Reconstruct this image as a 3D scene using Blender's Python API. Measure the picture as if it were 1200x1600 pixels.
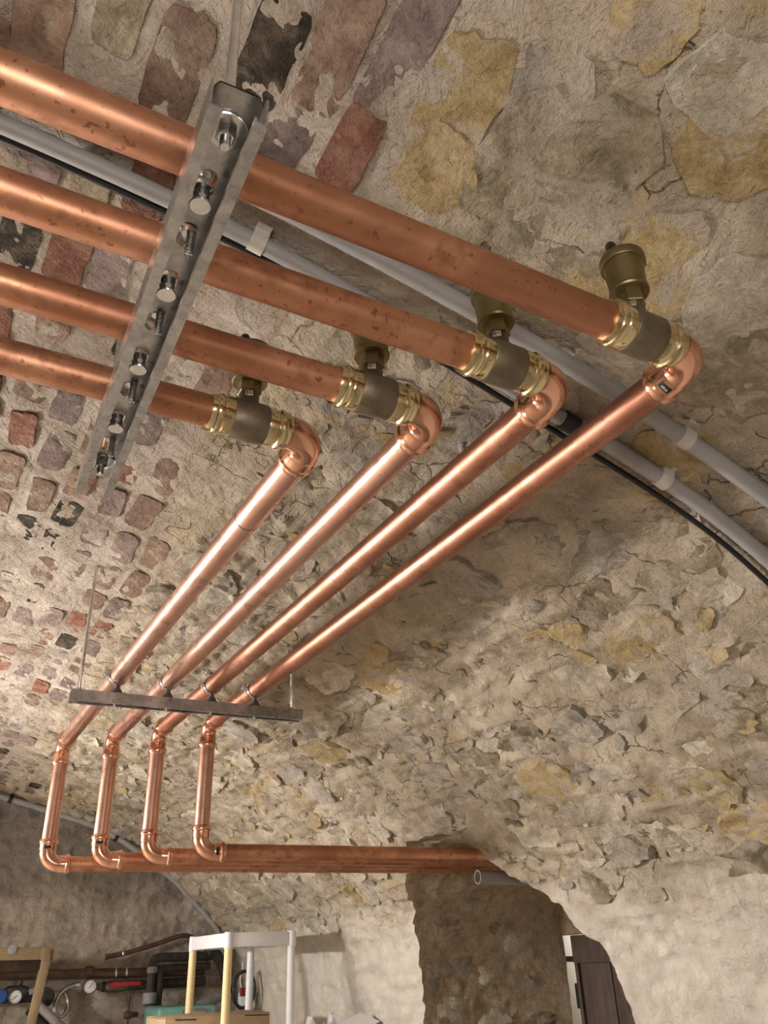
import bpy, math, random
import numpy as np
from mathutils import Vector, Matrix

for o in list(bpy.data.objects):
    bpy.data.objects.remove(o, do_unlink=True)
scene = bpy.context.scene
col = scene.collection
H = 1.6                       # eye height; every coordinate below is written relative to the eye and lifted by H

# ------------------------------------------------------------------ camera
cam_data = bpy.data.cameras.new('camera')
cam = bpy.data.objects.new('camera', cam_data)
col.objects.link(cam)
cam_data.sensor_fit = 'VERTICAL'
cam_data.sensor_height = 36.0
cam_data.lens = 1277.75 / 1600.0 * 36.0
cam_data.clip_start = 0.02
R_ = Vector((0.8771, -0.4792, -0.0339)); F_ = Vector((0.4348, 0.7618, 0.4802))
R_.normalize(); F_ = (F_ - F_.dot(R_) * R_).normalized(); U_ = R_.cross(F_)
M = Matrix((R_, U_, -F_)).transposed().to_4x4()
M.translation = Vector((0, 0, H))
cam.matrix_world = M
scene.camera = cam

# ------------------------------------------------------------------ world, exposure
world = bpy.data.worlds.new('world'); scene.world = world
world.use_nodes = True
world.node_tree.nodes['Background'].inputs[0].default_value = (0.9, 0.95, 1.0, 1)
world.node_tree.nodes['Background'].inputs[1].default_value = 0.02
scene.view_settings.view_transform = 'Standard'
scene.view_settings.look = 'None'
scene.view_settings.gamma = 1.0
scene.view_settings.use_curve_mapping = False
scene.view_settings.exposure = -0.12

LAMPS = [  # tube lamps under the vault: centre (relative to the eye), length, power, colour, direction
    ((-1.75, 4.2, 0.25), 1.5, 540.0, (1.0, 0.95, 0.90), (0.6, 0.8)),
    ((-0.45, -0.75, 0.20), 1.2, 68.0, (1.0, 0.93, 0.86), (0.8, -0.6)),  # unseen fill tube, added to brighten the near vault and pipes
]

# ------------------------------------------------------------------ numpy noise
def _hash(ix, iy, iz, seed):
    h = (ix * 374761393 + iy * 668265263 + iz * 2147483647 + seed * 974634777) & 0xFFFFFFFF
    h = ((h ^ (h >> 13)) * 1274126177) & 0xFFFFFFFF
    h = h ^ (h >> 16)
    return (h & 0xFFFFFF).astype(np.float64) / 0xFFFFFF
def vnoise(P, seed=0):
    P = np.asarray(P, float)
    I = np.floor(P).astype(np.int64); Fr = P - I
    Fr = Fr * Fr * Fr * (Fr * (Fr * 6 - 15) + 10)
    out = 0
    for dx in (0, 1):
        wx = Fr[:, 0] if dx else 1 - Fr[:, 0]
        for dy in (0, 1):
            wy = Fr[:, 1] if dy else 1 - Fr[:, 1]
            for dz in (0, 1):
                wz = Fr[:, 2] if dz else 1 - Fr[:, 2]
                out = out + wx * wy * wz * _hash(I[:, 0] + dx, I[:, 1] + dy, I[:, 2] + dz, seed)
    return out * 2 - 1
def fbm(P, octaves=4, seed=0, gain=0.5):
    P = np.asarray(P, float); a = 1.0; t = 0; n = 0
    for k in range(octaves):
        t = t + a * vnoise(P * (2.03 ** k) + k * 17.3, seed + k); n += a; a *= gain
    return t / n
def ridge(P, octaves=3, seed=0):
    P = np.asarray(P, float); a = 1.0; t = 0; n = 0
    for k in range(octaves):
        t = t + a * (1 - 2.2 * np.abs(vnoise(P * (2.1 ** k) + k * 9.1, seed + k))); n += a; a *= 0.5
    return t / n
def sstep(a, b, x):
    t = np.clip((np.asarray(x, float) - a) / (b - a), 0, 1); return t * t * (3 - 2 * t)

# ------------------------------------------------------------------ object helpers
def root_loc(p):
    v = Vector((0, 0, 0))
    while p is not None:
        v += p.location; p = p.parent
    return v
def tag(o, label=None, cat=None, group=None, kind=None):
    if label: o['label'] = label
    if cat: o['category'] = cat
    if group: o['group'] = group
    if kind: o['kind'] = kind
    return o
def empty(name, loc, label=None, cat=None, group=None, kind=None):
    o = bpy.data.objects.new(name, None); col.objects.link(o)
    o.empty_display_size = 0.05
    o.location = (loc[0], loc[1], loc[2] + H)
    return tag(o, label, cat, group, kind)
def obj(name, vf, mat, parent=None, smooth=30, origin=None):
    """vf = (verts relative to the eye, faces). One mesh object."""
    v = np.array(vf[0], dtype=np.float64).reshape(-1, 3).copy(); faces = vf[1]
    v[:, 2] += H
    if parent is not None:
        off = np.array(root_loc(parent)); loc = (0, 0, 0)
    else:
        if origin is None:
            off = np.array([(v[:, 0].min() + v[:, 0].max()) / 2, (v[:, 1].min() + v[:, 1].max()) / 2, v[:, 2].min()])
        else:
            off = np.array([origin[0], origin[1], origin[2] + H])
        loc = off
    v -= off
    me = bpy.data.meshes.new(name)
    if isinstance(faces, np.ndarray):
        n = len(faces); k = faces.shape[1]
        me.vertices.add(len(v)); me.vertices.foreach_set('co', v.astype(np.float32).ravel())
        me.loops.add(n * k); me.loops.foreach_set('vertex_index', faces.astype(np.int32).ravel())
        me.polygons.add(n); me.polygons.foreach_set('loop_start', np.arange(0, n * k, k, dtype=np.int32))
        me.update(calc_edges=True)
    else:
        me.from_pydata([tuple(p) for p in v], [], faces)
    me.validate()
    if smooth:
        me.shade_smooth()
        if smooth < 179: me.set_sharp_from_angle(angle=math.radians(smooth))
    o = bpy.data.objects.new(name, me); col.objects.link(o)
    o.location = loc
    if parent is not None: o.parent = parent
    me.materials.append(mat)
    return o
def join(*vfs):
    V = []; Fc = []
    for v, f in vfs:
        b = len(V); V += [tuple(p) for p in v]; Fc += [[i + b for i in q] for q in f]
    return V, Fc
def frame_for(d):
    d = Vector(d).normalized()
    a = Vector((0, 0, 1)) if abs(d.z) < 0.9 else Vector((1, 0, 0))
    u = d.cross(a).normalized(); return d, u, u.cross(d)
def lathe(o, axis, rings, seg=28, caps=True, ref=None, phase=0.0):
    d, u, w = frame_for(axis)
    if ref is not None:
        u = (Vector(ref) - Vector(ref).dot(d) * d).normalized(); w = u.cross(d)
    o = Vector(o); V = []; Fc = []
    for t, r in rings:
        for k in range(seg):
            a = 2 * math.pi * (k + phase) / seg
            V.append(o + d * t + (u * math.cos(a) + w * math.sin(a)) * r)
    for i in range(len(rings) - 1):
        for k in range(seg):
            k2 = (k + 1) % seg
            Fc.append([i * seg + k2, i * seg + k, (i + 1) * seg + k, (i + 1) * seg + k2])
    if caps:
        Fc.append(list(range(seg))); n = (len(rings) - 1) * seg
        Fc.append([n + k for k in reversed(range(seg))])
    return V, Fc
def tube(pts, r, seg=16, caps=True):
    pts = [Vector(p) for p in pts]; n = len(pts)
    rs = r if isinstance(r, (list, tuple)) else [r] * n
    T = [(pts[min(i + 1, n - 1)] - pts[max(i - 1, 0)]).normalized() for i in range(n)]
    _, u, w = frame_for(T[0]); V = []; Fc = []
    for i in range(n):
        u = (u - u.dot(T[i]) * T[i]).normalized(); w = T[i].cross(u)
        for k in range(seg):
            a = 2 * math.pi * k / seg
            V.append(pts[i] + (u * math.cos(a) + w * math.sin(a)) * rs[i])
    for i in range(n - 1):
        for k in range(seg):
            k2 = (k + 1) % seg
            Fc.append([i * seg + k, i * seg + k2, (i + 1) * seg + k2, (i + 1) * seg + k])
    if caps:
        Fc.append([k for k in reversed(range(seg))]); Fc.append([(n - 1) * seg + k for k in range(seg)])
    return V, Fc
def pipe_hollow(a, b, ro, ri, seg=24):
    a = Vector(a); b = Vector(b); L = (b - a).length
    return lathe(a, b - a, [(0.06, ri), (0, ri), (0, ro), (L, ro), (L, ri), (L - 0.06, ri)], seg, caps=True)
def spline(pts, per=8):
    P = [Vector(p) for p in pts]; P = [P[0] * 2 - P[1]] + P + [P[-1] * 2 - P[-2]]; out = []
    for i in range(1, len(P) - 2):
        p0, p1, p2, p3 = P[i - 1:i + 3]
        for k in range(per):
            t = k / per
            out.append(0.5 * ((2 * p1) + (p2 - p0) * t + (2 * p0 - 5 * p1 + 4 * p2 - p3) * t * t + (3 * p1 - p0 - 3 * p2 + p3) * t ** 3))
    out.append(P[-2]); return out
def box(c, s, rot=None, bev=0.0):
    """bevelled box: centre c, full size s, rot a 3x3 Matrix"""
    hx, hy, hz = s[0] / 2, s[1] / 2, s[2] / 2
    if bev <= 0:
        V = [Vector((x, y, z)) for x in (-hx, hx) for y in (-hy, hy) for z in (-hz, hz)]
        Fc = [[0, 1, 3, 2], [4, 6, 7, 5], [0, 4, 5, 1], [2, 3, 7, 6], [0, 2, 6, 4], [1, 5, 7, 3]]
    else:
        import bmesh
        bm = bmesh.new(); bmesh.ops.create_cube(bm, size=1.0)
        for v in bm.verts: v.co = Vector((v.co.x * s[0], v.co.y * s[1], v.co.z * s[2]))
        bmesh.ops.bevel(bm, geom=bm.edges[:], offset=bev, segments=2, profile=0.5, affect='EDGES')
        bm.verts.index_update()
        V = [v.co.copy() for v in bm.verts]; Fc = [[v.index for v in f.verts] for f in bm.faces]; bm.free()
    if rot is not None: V = [rot @ v for v in V]
    return [v + Vector(c) for v in V], Fc
def axes(x, y, z): return Matrix((Vector(x), Vector(y), Vector(z))).transposed()
def bar(a, b, w, h, up=(0, 0, 1), bev=0.0):
    a = Vector(a); b = Vector(b); d = (b - a); L = d.length; d.normalize()
    s = d.cross(Vector(up)).normalized(); u = s.cross(d)
    return box((a + b) / 2, (L, w, h), axes(d, s, u), bev)
def extrude_poly(poly, o, ex, ey, n):
    """polygon (2d list) in plane o,ex,ey extruded along vector n"""
    o = Vector(o); ex = Vector(ex); ey = Vector(ey); n = Vector(n); m = len(poly)
    V = [o + ex * x + ey * y for x, y in poly] + [o + ex * x + ey * y + n for x, y in poly]
    Fc = [list(range(m))[::-1], [m + i for i in range(m)]]
    for i in range(m): Fc.append([i, (i + 1) % m, m + (i + 1) % m, m + i])
    return V, Fc

# ------------------------------------------------------------------ materials
class NT:
    def __init__(s, name):
        s.m = bpy.data.materials.new(name); s.m.use_nodes = True
        s.t = s.m.node_tree; s.t.nodes.clear()
        s.out = s.n('ShaderNodeOutputMaterial'); s.b = s.n('ShaderNodeBsdfPrincipled')
        s.l(s.b.outputs[0], s.out.inputs[0]); s._pos = None
    def n(s, k, **kw):
        x = s.t.nodes.new(k)
        for a, b in kw.items(): setattr(x, a, b)
        return x
    def l(s, a, b): s.t.links.new(a, b)
    def pos(s):
        if s._pos is None: s._pos = s.n('ShaderNodeNewGeometry').outputs['Position']
        return s._pos
    def noise(s, scale, detail=5, rough=0.55, dist=0.0, stretch=None, vec=None):
        x = s.n('ShaderNodeTexNoise'); x.inputs['Scale'].default_value = scale
        x.inputs['Detail'].default_value = detail; x.inputs['Roughness'].default_value = rough
        x.inputs['Distortion'].default_value = dist
        v = vec or s.pos()
        if stretch:
            mp = s.n('ShaderNodeMapping'); mp.inputs['Scale'].default_value = stretch; s.l(v, mp.inputs[0]); v = mp.outputs[0]
        s.l(v, x.inputs['Vector']); return x.outputs['Fac']
    def ramp(s, fac, stops, interp='LINEAR'):
        r = s.n('ShaderNodeValToRGB'); e = r.color_ramp; e.interpolation = interp
        while len(e.elements) > 1: e.elements.remove(e.elements[-1])
        e.elements[0].position = stops[0][0]; e.elements[0].color = s.c(stops[0][1])
        for p, c in stops[1:]:
            q = e.elements.new(p); q.color = s.c(c)
        s.l(fac, r.inputs[0]); return r.outputs[0]
    def c(s, c): return (c, c, c, 1) if isinstance(c, (int, float)) else (c[0], c[1], c[2], 1)
    def mix(s, fac, a, b, mode='MIX'):
        x = s.n('ShaderNodeMix', data_type='RGBA', blend_type=mode)
        for sock, val in ((x.inputs[0], fac), (x.inputs[6], a), (x.inputs[7], b)):
            if isinstance(val, bpy.types.NodeSocket): s.l(val, sock)
            elif sock == x.inputs[0]: sock.default_value = val
            else: sock.default_value = s.c(val)
        return x.outputs[2]
    def math(s, op, a, b=None):
        x = s.n('ShaderNodeMath', operation=op)
        for i, v in enumerate((a, b)):
            if v is None: continue
            if isinstance(v, bpy.types.NodeSocket): s.l(v, x.inputs[i])
            else: x.inputs[i].default_value = v
        return x.outputs[0]
    def bump(s, hs, strength=1.0, dist=0.01):
        prev = None
        for h, d in hs:
            b = s.n('ShaderNodeBump'); b.inputs['Strength'].default_value = strength; b.inputs['Distance'].default_value = d
            s.l(h, b.inputs['Height'])
            if prev is not None: s.l(prev, b.inputs['Normal'])
            prev = b.outputs[0]
        s.l(prev, s.b.inputs['Normal'])
    def set(s, **kw):
        for k, v in kw.items():
            i = s.b.inputs[k]
            if isinstance(v, bpy.types.NodeSocket): s.l(v, i)
            else: i.default_value = s.c(v) if i.type == 'RGBA' else v
        return s.m
def plain(name, c, rough=0.5, metal=0.0, var=0.12, scale=30, bump=0.0):
    m = NT(name); n = m.noise(scale)
    cc = m.ramp(n, [(0.3, tuple(x * (1 - var) for x in c)), (0.7, tuple(min(1, x * (1 + var)) for x in c))])
    rr = m.ramp(m.noise(scale * 2.3), [(0.3, max(0.02, rough - 0.06)), (0.7, min(1, rough + 0.08))])
    if bump: m.bump([(m.noise(scale * 6), bump)])
    return m.set(**{'Base Color': cc, 'Roughness': rr, 'Metallic': metal})

MORTAR = [(0.28, (0.27, 0.22, 0.165)), (0.5, (0.44, 0.375, 0.31)), (0.72, (0.57, 0.505, 0.435))]
def mortar_colour(m):
    base = m.ramp(m.noise(5, 6, 0.62), MORTAR)
    grain = m.ramp(m.noise(170, 3), [(0.3, 0.86), (0.7, 1.08)])
    return m.mix(1.0, base, grain, 'MULTIPLY')
def mk_mortar():
    m = NT('lime_mortar')
    c = mortar_colour(m)
    och = m.ramp(m.noise(7.5, 5, 0.65, 0.6), [(0.56, 0.0), (0.66, 1.0)])
    och2 = m.ramp(m.noise(3.1, 3), [(0.42, 0.0), (0.60, 1.0)])
    sx = m.n('ShaderNodeSeparateXYZ'); m.l(m.pos(), sx.inputs[0])
    stone_side = m.ramp(m.math('ADD', sx.outputs['X'], m.math('MULTIPLY', m.noise(9), 0.2)), [(0.52, 0.0), (0.66, 1.0)])
    f = m.math('MULTIPLY', m.math('MULTIPLY', och, och2), m.math('MULTIPLY', stone_side, 0.75))
    c = m.mix(f, c, (0.47, 0.34, 0.13))
    olive = m.ramp(m.noise(4.2, 5, 0.65, 0.4), [(0.5, 0.0), (0.62, 1.0)])
    c = m.mix(m.math('MULTIPLY', m.math('MULTIPLY', olive, stone_side), 0.55), c, (0.26, 0.215, 0.155))
    c = m.mix(m.math('MULTIPLY', stone_side, 0.9), c, m.mix(1.0, c, (1.0, 0.98, 0.90), 'MULTIPLY'))
    spots = m.ramp(m.noise(75, 2), [(0.65, 0.0), (0.71, 1.0)])
    c = m.mix(m.math('MULTIPLY', spots, 0.55), c, (0.14, 0.11, 0.08))
    vo = m.n('ShaderNodeTexVoronoi', feature='DISTANCE_TO_EDGE'); vo.inputs['Scale'].default_value = 6.5
    nz = m.n('ShaderNodeTexNoise'); nz.inputs['Scale'].default_value = 9; nz.inputs['Detail'].default_value = 5
    m.l(m.pos(), nz.inputs['Vector'])
    vm = m.n('ShaderNodeVectorMath', operation='MULTIPLY_ADD'); vm.inputs[1].default_value = (0.16, 0.16, 0.16)
    m.l(nz.outputs['Color'], vm.inputs[0]); m.l(m.pos(), vm.inputs[2]); m.l(vm.outputs[0], vo.inputs['Vector'])
    crack = m.ramp(vo.outputs['Distance'], [(0.0, 1.0), (0.022, 0.0)])
    cm = m.ramp(m.noise(4.7, 4), [(0.50, 0.0), (0.58, 1.0)])
    crack = m.math('MULTIPLY', m.math('MULTIPLY', crack, cm), stone_side)
    
    # limewashed foot of the wall; its pale colour also holds some painted light
    low = m.ramp(m.math('ADD', m.math('SUBTRACT', sx.outputs['Z'], 1.62), m.math('MULTIPLY', m.noise(3.5), 0.30)), [(0.20, 1.0), (0.42, 0.0)])
    c = m.mix(m.math('MULTIPLY', low, 0.75), c, m.ramp(m.noise(11, 6), [(0.3, (0.60, 0.545, 0.475)), (0.7, (0.77, 0.72, 0.65))]))
    crack = m.math('MULTIPLY', crack, m.math('SUBTRACT', 1.0, m.math('MULTIPLY', low, 0.85)))
    c = m.mix(m.math('MULTIPLY', crack, 0.6), c, (0.08, 0.06, 0.04))
    m.bump([(m.math('SUBTRACT', 1.0, crack), 0.008), (m.noise(17, 6, 0.66, 0.7), 0.024), (m.noise(60, 4, 0.65, 0.5), 0.006), (m.noise(260, 3), 0.0016)], 0.9)
    return m.set(**{'Base Color': c, 'Roughness': 0.93, 'Specular IOR Level': 0.2})
def mk_stone(name, stops, smear=0.5, smear_lo=0.50, soft=0.10):
    m = NT(name)
    c = m.ramp(m.noise(16, 5, 0.62, 0.5), stops)
    g = m.ramp(m.noise(90, 4), [(0.3, 0.82), (0.7, 1.12)])
    c = m.mix(1.0, c, g, 'MULTIPLY')
    oi = m.n('ShaderNodeObjectInfo')
    v = m.ramp(oi.outputs['Random'], [(0, 0.78), (1, 1.15)])
    c = m.mix(1.0, c, v, 'MULTIPLY')
    s = m.ramp(m.noise(9, 6, 0.68, 0.8), [(smear_lo, 0.0), (smear_lo + soft, 1.0)])
    c = m.mix(m.math('MULTIPLY', s, smear), c, mortar_colour(m))
    m.bump([(m.noise(22, 6, 0.66, 0.6), 0.016), (m.noise(110, 3, 0.62, .4), 0.004), (m.noise(400, 2), 0.001)], 1.0)
    return m.set(**{'Base Color': c, 'Roughness': 0.88, 'Specular IOR Level': 0.25})
def mk_brick(name, stops, smear=0.5, smear_lo=0.54):
    return mk_stone(name, stops, smear * 0.85, smear_lo + 0.06, 0.10)
def mk_copper(name, dull, col_a=(0.53, 0.25, 0.145), col_b=(0.70, 0.385, 0.25)):
    m = NT(name)
    tc = m.n('ShaderNodeTexCoord').outputs['Object']
    base = m.ramp(m.noise(7, 5, 0.6, 0.3), [(0.3, col_a), (0.7, col_b)])
    st = m.ramp(m.noise(24, 5, 0.6, 0.2), [(0.50, 0.0), (0.64, 1.0)])
    sp = m.ramp(m.noise(95, 2, 0.5), [(0.63, 0.0), (0.68, 1.0)])
    patch = m.ramp(m.noise(5.5, 3, 0.5), [(0.50, 0.0), (0.56, 1.0)])
    d = m.math('MULTIPLY', m.math('MAXIMUM', m.math('MULTIPLY', st, 0.5), m.math('MULTIPLY', sp, 0.7)), dull)
    d = m.math('MAXIMUM', d, m.math('MULTIPLY', patch, 0.34 * dull))
    c = m.mix(d, base, (0.25, 0.09, 0.05))
    r = m.ramp(m.noise(22, 4), [(0.3, (0.13 if dull < .1 else 0.22) + 0.15 * dull), (0.7, (0.20 if dull < .1 else 0.32) + 0.19 * dull)])
    m.bump([(m.noise(40, 2), 0.00025)], 0.4)
    return m.set(**{'Base Color': c, 'Roughness': r, 'Metallic': 0.96})

mat_mortar = mk_mortar()
mat_ochre = mk_stone('ochre_limestone', [(0.25, (0.27, 0.19, 0.085)), (0.5, (0.43, 0.325, 0.165)), (0.75, (0.52, 0.43, 0.27))], 0.9, 0.50)
mat_olive = mk_stone('olive_limestone', [(0.25, (0.13, 0.105, 0.06)), (0.5, (0.28, 0.23, 0.155)), (0.75, (0.41, 0.345, 0.24))], 0.9, 0.49)
mat_pale = mk_stone('pale_limestone', [(0.25, (0.36, 0.30, 0.22)), (0.5, (0.52, 0.46, 0.36)), (0.75, (0.66, 0.61, 0.52))], 0.9, 0.49)
mat_grey = mk_stone('grey_limestone', [(0.25, (0.20, 0.17, 0.135)), (0.5, (0.36, 0.315, 0.26)), (0.75, (0.50, 0.455, 0.40))], 0.9, 0.49)
mat_bbrown = mk_brick('brown_brick', [(0.25, (0.128, 0.080, 0.057)), (0.5, (0.257, 0.171, 0.125)), (0.75, (0.402, 0.299, 0.224))], 0.85, 0.56)
mat_bred = mk_brick('red_brick', [(0.25, (0.149, 0.052, 0.032)), (0.5, (0.260, 0.120, 0.080)), (0.75, (0.380, 0.235, 0.175))], 0.85, 0.56)
mat_bpurple = mk_brick('purple_grey_brick', [(0.25, (0.130, 0.089, 0.078)), (0.5, (0.248, 0.185, 0.162)), (0.75, (0.367, 0.286, 0.252))], 0.85, 0.56)
mat_bsoot = mk_brick('sooty_brick', [(0.25, (0.012, 0.010, 0.008)), (0.5, (0.045, 0.035, 0.025)), (0.75, (0.22, 0.17, 0.11))], 0.85, 0.56)
mat_copper = mk_copper('tarnished_copper', 1.0)
mat_copper2 = mk_copper('bright_copper', 0.22, (0.58, 0.34, 0.26), (0.70, 0.44, 0.35))
mat_copper4 = mk_copper('shaded_copper', 0.9, (0.40, 0.19, 0.125), (0.54, 0.28, 0.19))  # darker copper copy: weaker light from below is painted into its colour
mat_copper3 = mk_copper('polished_copper_fitting', 0.05, (0.74, 0.40, 0.28), (0.84, 0.48, 0.34))
def mk_metal(name, a, b, r0, r1, scale=30, metal=1.0, bump=0.0, streak=None):
    m = NT(name); c = m.ramp(m.noise(scale, 6, 0.6, 0.3, streak), [(0.3, a), (0.7, b)])
    r = m.ramp(m.noise(scale * 1.7, 4), [(0.3, r0), (0.7, r1)])
    if bump: m.bump([(m.noise(scale * 8, 3), bump)], 0.6)
    return m.set(**{'Base Color': c, 'Roughness': r, 'Metallic': metal})
mat_brass = mk_metal('polished_brass', (0.66, 0.56, 0.33), (0.78, 0.69, 0.45), 0.10, 0.2)
mat_bronze = mk_metal('raw_cast_brass', (0.17, 0.145, 0.105), (0.26, 0.22, 0.16), 0.42, 0.6, 40, 0.9, 0.0002)
mat_vent = mk_metal('dull_brass', (0.22, 0.18, 0.09), (0.30, 0.25, 0.13), 0.36, 0.5, 50, 0.95)
mat_galv = mk_metal('galvanised_steel', (0.33, 0.33, 0.335), (0.57, 0.57, 0.57), 0.24, 0.40, 45, 1.0)
mat_zinc = mk_metal('bright_zinc', (0.66, 0.67, 0.68), (0.85, 0.85, 0.85), 0.12, 0.28, 60)
mat_dsteel = mk_metal('dark_steel', (0.12, 0.12, 0.12), (0.2, 0.2, 0.2), 0.4, 0.55, 60)
mat_bell = plain('dark_clamp_boss', (0.09, 0.07, 0.065), 0.5)
mat_conduit = plain('grey_plastic', (0.30, 0.292, 0.285), 0.5, 0, 0.08, 14)
mat_black = plain('black_plastic', (0.012, 0.012, 0.014), 0.4)
mat_clip = plain('pale_clip_plastic', (0.50, 0.47, 0.42), 0.5)
mat_white = plain('white_plastic', (0.74, 0.75, 0.78), 0.45, 0, 0.03)
mat_cream = plain('yellowed_plastic', (0.80, 0.64, 0.34), 0.45, 0, 0.03)
mat_card = plain('cardboard', (0.46, 0.33, 0.20), 0.85, 0, 0.10, 25)
mat_teal = plain('teal_enamel', (0.16, 0.37, 0.34), 0.35, 0, 0.08)
mat_iron = plain('brown_painted_iron', (0.085, 0.05, 0.035), 0.5, 0.2, 0.35, 18, 0.0008)
mat_insul = plain('black_pipe_lagging', (0.03, 0.028, 0.028), 0.75, 0, 0.4, 25, 0.001)
mat_greyins = plain('grey_pipe_lagging', (0.22, 0.22, 0.23), 0.6, 0, 0.2, 25)
mat_red = plain('red_enamel', (0.36, 0.02, 0.03), 0.4)
mat_blue = plain('blue_enamel', (0.02, 0.08, 0.30), 0.4)
mat_dial = plain('white_dial', (0.75, 0.76, 0.78), 0.3, 0, 0.02)
mat_paper = plain('white_paper', (0.80, 0.80, 0.82), 0.7, 0, 0.02)
mat_plaster = plain('white_plaster', (0.72, 0.68, 0.60), 0.9, 0, 0.1, 8, 0.002)
mat_floor = plain('grey_screed', (0.36, 0.31, 0.25), 0.9, 0, 0.2, 6, 0.002)
def mk_wood(name, a, b, streak=(1, 1, 0.06), rough=0.7):
    m = NT(name); c = m.ramp(m.noise(55, 7, 0.65, 0.6, streak), [(0.28, a), (0.72, b)])
    c = m.mix(m.ramp(m.noise(9, 5), [(0.4, 0.0), (0.7, 0.5)]), c, tuple(x * 0.6 for x in a))
    m.bump([(m.noise(70, 5, 0.6, 0.3, streak), 0.003)], 0.7)
    return m.set(**{'Base Color': c, 'Roughness': rough})
mat_doorwood = mk_wood('dark_weathered_wood', (0.03, 0.018, 0.012), (0.095, 0.06, 0.042))
mat_beam = mk_wood('pale_lumber', (0.20, 0.14, 0.075), (0.31, 0.23, 0.13), (0.08, 1, 1))
mat_post = mk_wood('pale_lumber_upright', (0.18, 0.125, 0.065), (0.28, 0.205, 0.115))

# ------------------------------------------------------------------ the vault surface
PX = np.array([-3.3,-3.25,-3.0,-2.5,-1.8,-1.2,-.5,-.1,.1,.31,.465,.6,.87,1.0,1.2,1.4,1.55,1.8,1.96,2.2,2.29,2.345,2.365,2.375,2.38])
PZ = np.array([-1.6,-.6,.1,.6,.98,1.15,1.222,1.215,1.197,1.167,1.134,1.1,1.025,.985,.925,.85,.775,.58,.44,.226,.03,-.2,-.5,-.9,-1.6])
_d = np.concatenate([[0], np.cumsum(np.hypot(np.diff(PX), np.diff(PZ)))])
_ss = np.linspace(0, _d[-1], 3000)
def _smooth(a, w=61):
    k = np.hanning(w); k /= k.sum(); return np.convolve(np.pad(a, w // 2, mode='reflect', reflect_type='odd'), k, 'valid')
_sx = _smooth(np.interp(_ss, _d, PX)); _sz = _smooth(np.interp(_ss, _d, PZ))
_tx = np.gradient(_sx, _ss); _tz = np.gradient(_sz, _ss); _tl = np.hypot(_tx, _tz); _tx /= _tl; _tz /= _tl
def s_of_x(x): return float(np.interp(x, _sx[:2200], _ss[:2200])) if x < 2.0 else float(_ss[np.argmin(np.abs(_sx - x))])
def s_of_z(z):                       # on the right-hand side only
    k = _ss > s_of_x(0.45); return float(np.interp(-z, -_sz[k], _ss[k]))
S_END = _ss[-1]; S_SPLIT = s_of_x(0.45)
def surf(s, y):
    s = np.asarray(s, float); y = np.asarray(y, float)
    P = np.stack([np.interp(s, _ss, _sx), y, np.interp(s, _ss, _sz)], -1)
    N = np.stack([np.interp(s, _ss, _tz), np.zeros_like(s), -np.interp(s, _ss, _tx)], -1)
    return P, N
def low_disp(P):
    return 0.011 * fbm(P * 2.3, 2, 3) + 0.009 * fbm(P * 6.0, 2, 5)
def rough_amount(P):
    hn = sstep(0.45, 0.62, P[:, 0]) * (0.30 + 0.70 * sstep(1.0, 2.0, P[:, 1]))
    foot = 1 - 0.35 * sstep(0.25, 0.05, P[:, 2])
    return np.maximum(0.32, hn) * foot
def disp(P):
    r = rough_amount(P)
    return low_disp(P) + r * (0.017 * ridge(P * np.array([10, 7, 14]), 3, 11) + 0.009 * fbm(P * 30, 3, 23)) + 0.0022 * fbm(P * 90, 2, 31)

def grid_faces(nu, nv):
    i = np.arange(nu - 1)[:, None] * nv + np.arange(nv - 1)[None, :]
    return np.stack([i, i + 1, i + nv + 1, i + nv], -1).reshape(-1, 4)
def steps(a, b, f):
    out = [a]
    while out[-1] < b: out.append(out[-1] + f(out[-1]))
    out[-1] = b; return np.array(out)
Y0, Y1 = -2.6, 6.5
ys = np.concatenate([np.linspace(Y0, 0.0, 36)[:-1], steps(0.0, Y1, lambda y: 0.0085 + 0.0026 * y)])

# opening in the right-hand wall: outline as (y, z) on the wall, near side then over the arch to the far side
OPEN = [(2.50,-1.6),(2.50,-.5),(2.50,-.223),(2.495,-.127),(2.52,-.048),(2.565,.025),(2.645,.08),(2.69,.165),(2.78,.222),(2.842,.291),
        (2.908,.373),(2.945,.419),(3.02,.446),(3.163,.452),(3.301,.450),(3.426,.40),(3.558,.346),(3.683,.262),(3.756,.156),(3.854,-.006),(3.92,-.273),(3.93,-.7),(3.93,-1.6)]
poly = np.array([(y, s_of_z(z)) for y, z in OPEN])
def densify(p, step=0.012):
    out = []
    for a, b in zip(p[:-1], p[1:]):
        n = max(1, int(np.hypot(*(b - a)) / step)); out += [a + (b - a) * k / n for k in range(n)]
    out.append(p[-1]); return np.array(out)
poly = densify(poly)
poly0 = poly.copy()
_q = np.c_[poly * 1.0, np.zeros(len(poly))]
poly = poly + np.c_[0.022 * fbm(_q * 9, 3, 71), 0.022 * fbm(_q * 9 + 50, 3, 72)] * np.minimum(1, (S_END - poly[:, 1:2]) * 20 + 0.0)
def in_poly(y, s):
    px, py = poly[:, 0], np.where(poly[:, 1] > S_END - 1e-3, S_END + 0.5, poly[:, 1])
    inside = np.zeros(len(y), bool); j = len(px) - 1
    for i in range(len(px)):
        c = ((py[i] > s) != (py[j] > s))
        with np.errstate(divide='ignore', invalid='ignore'):
            xi = (px[j] - px[i]) * (s - py[i]) / (py[j] - py[i]) + px[i]
        inside ^= c & (y < xi); j = i
    return inside

snap = {}
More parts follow.
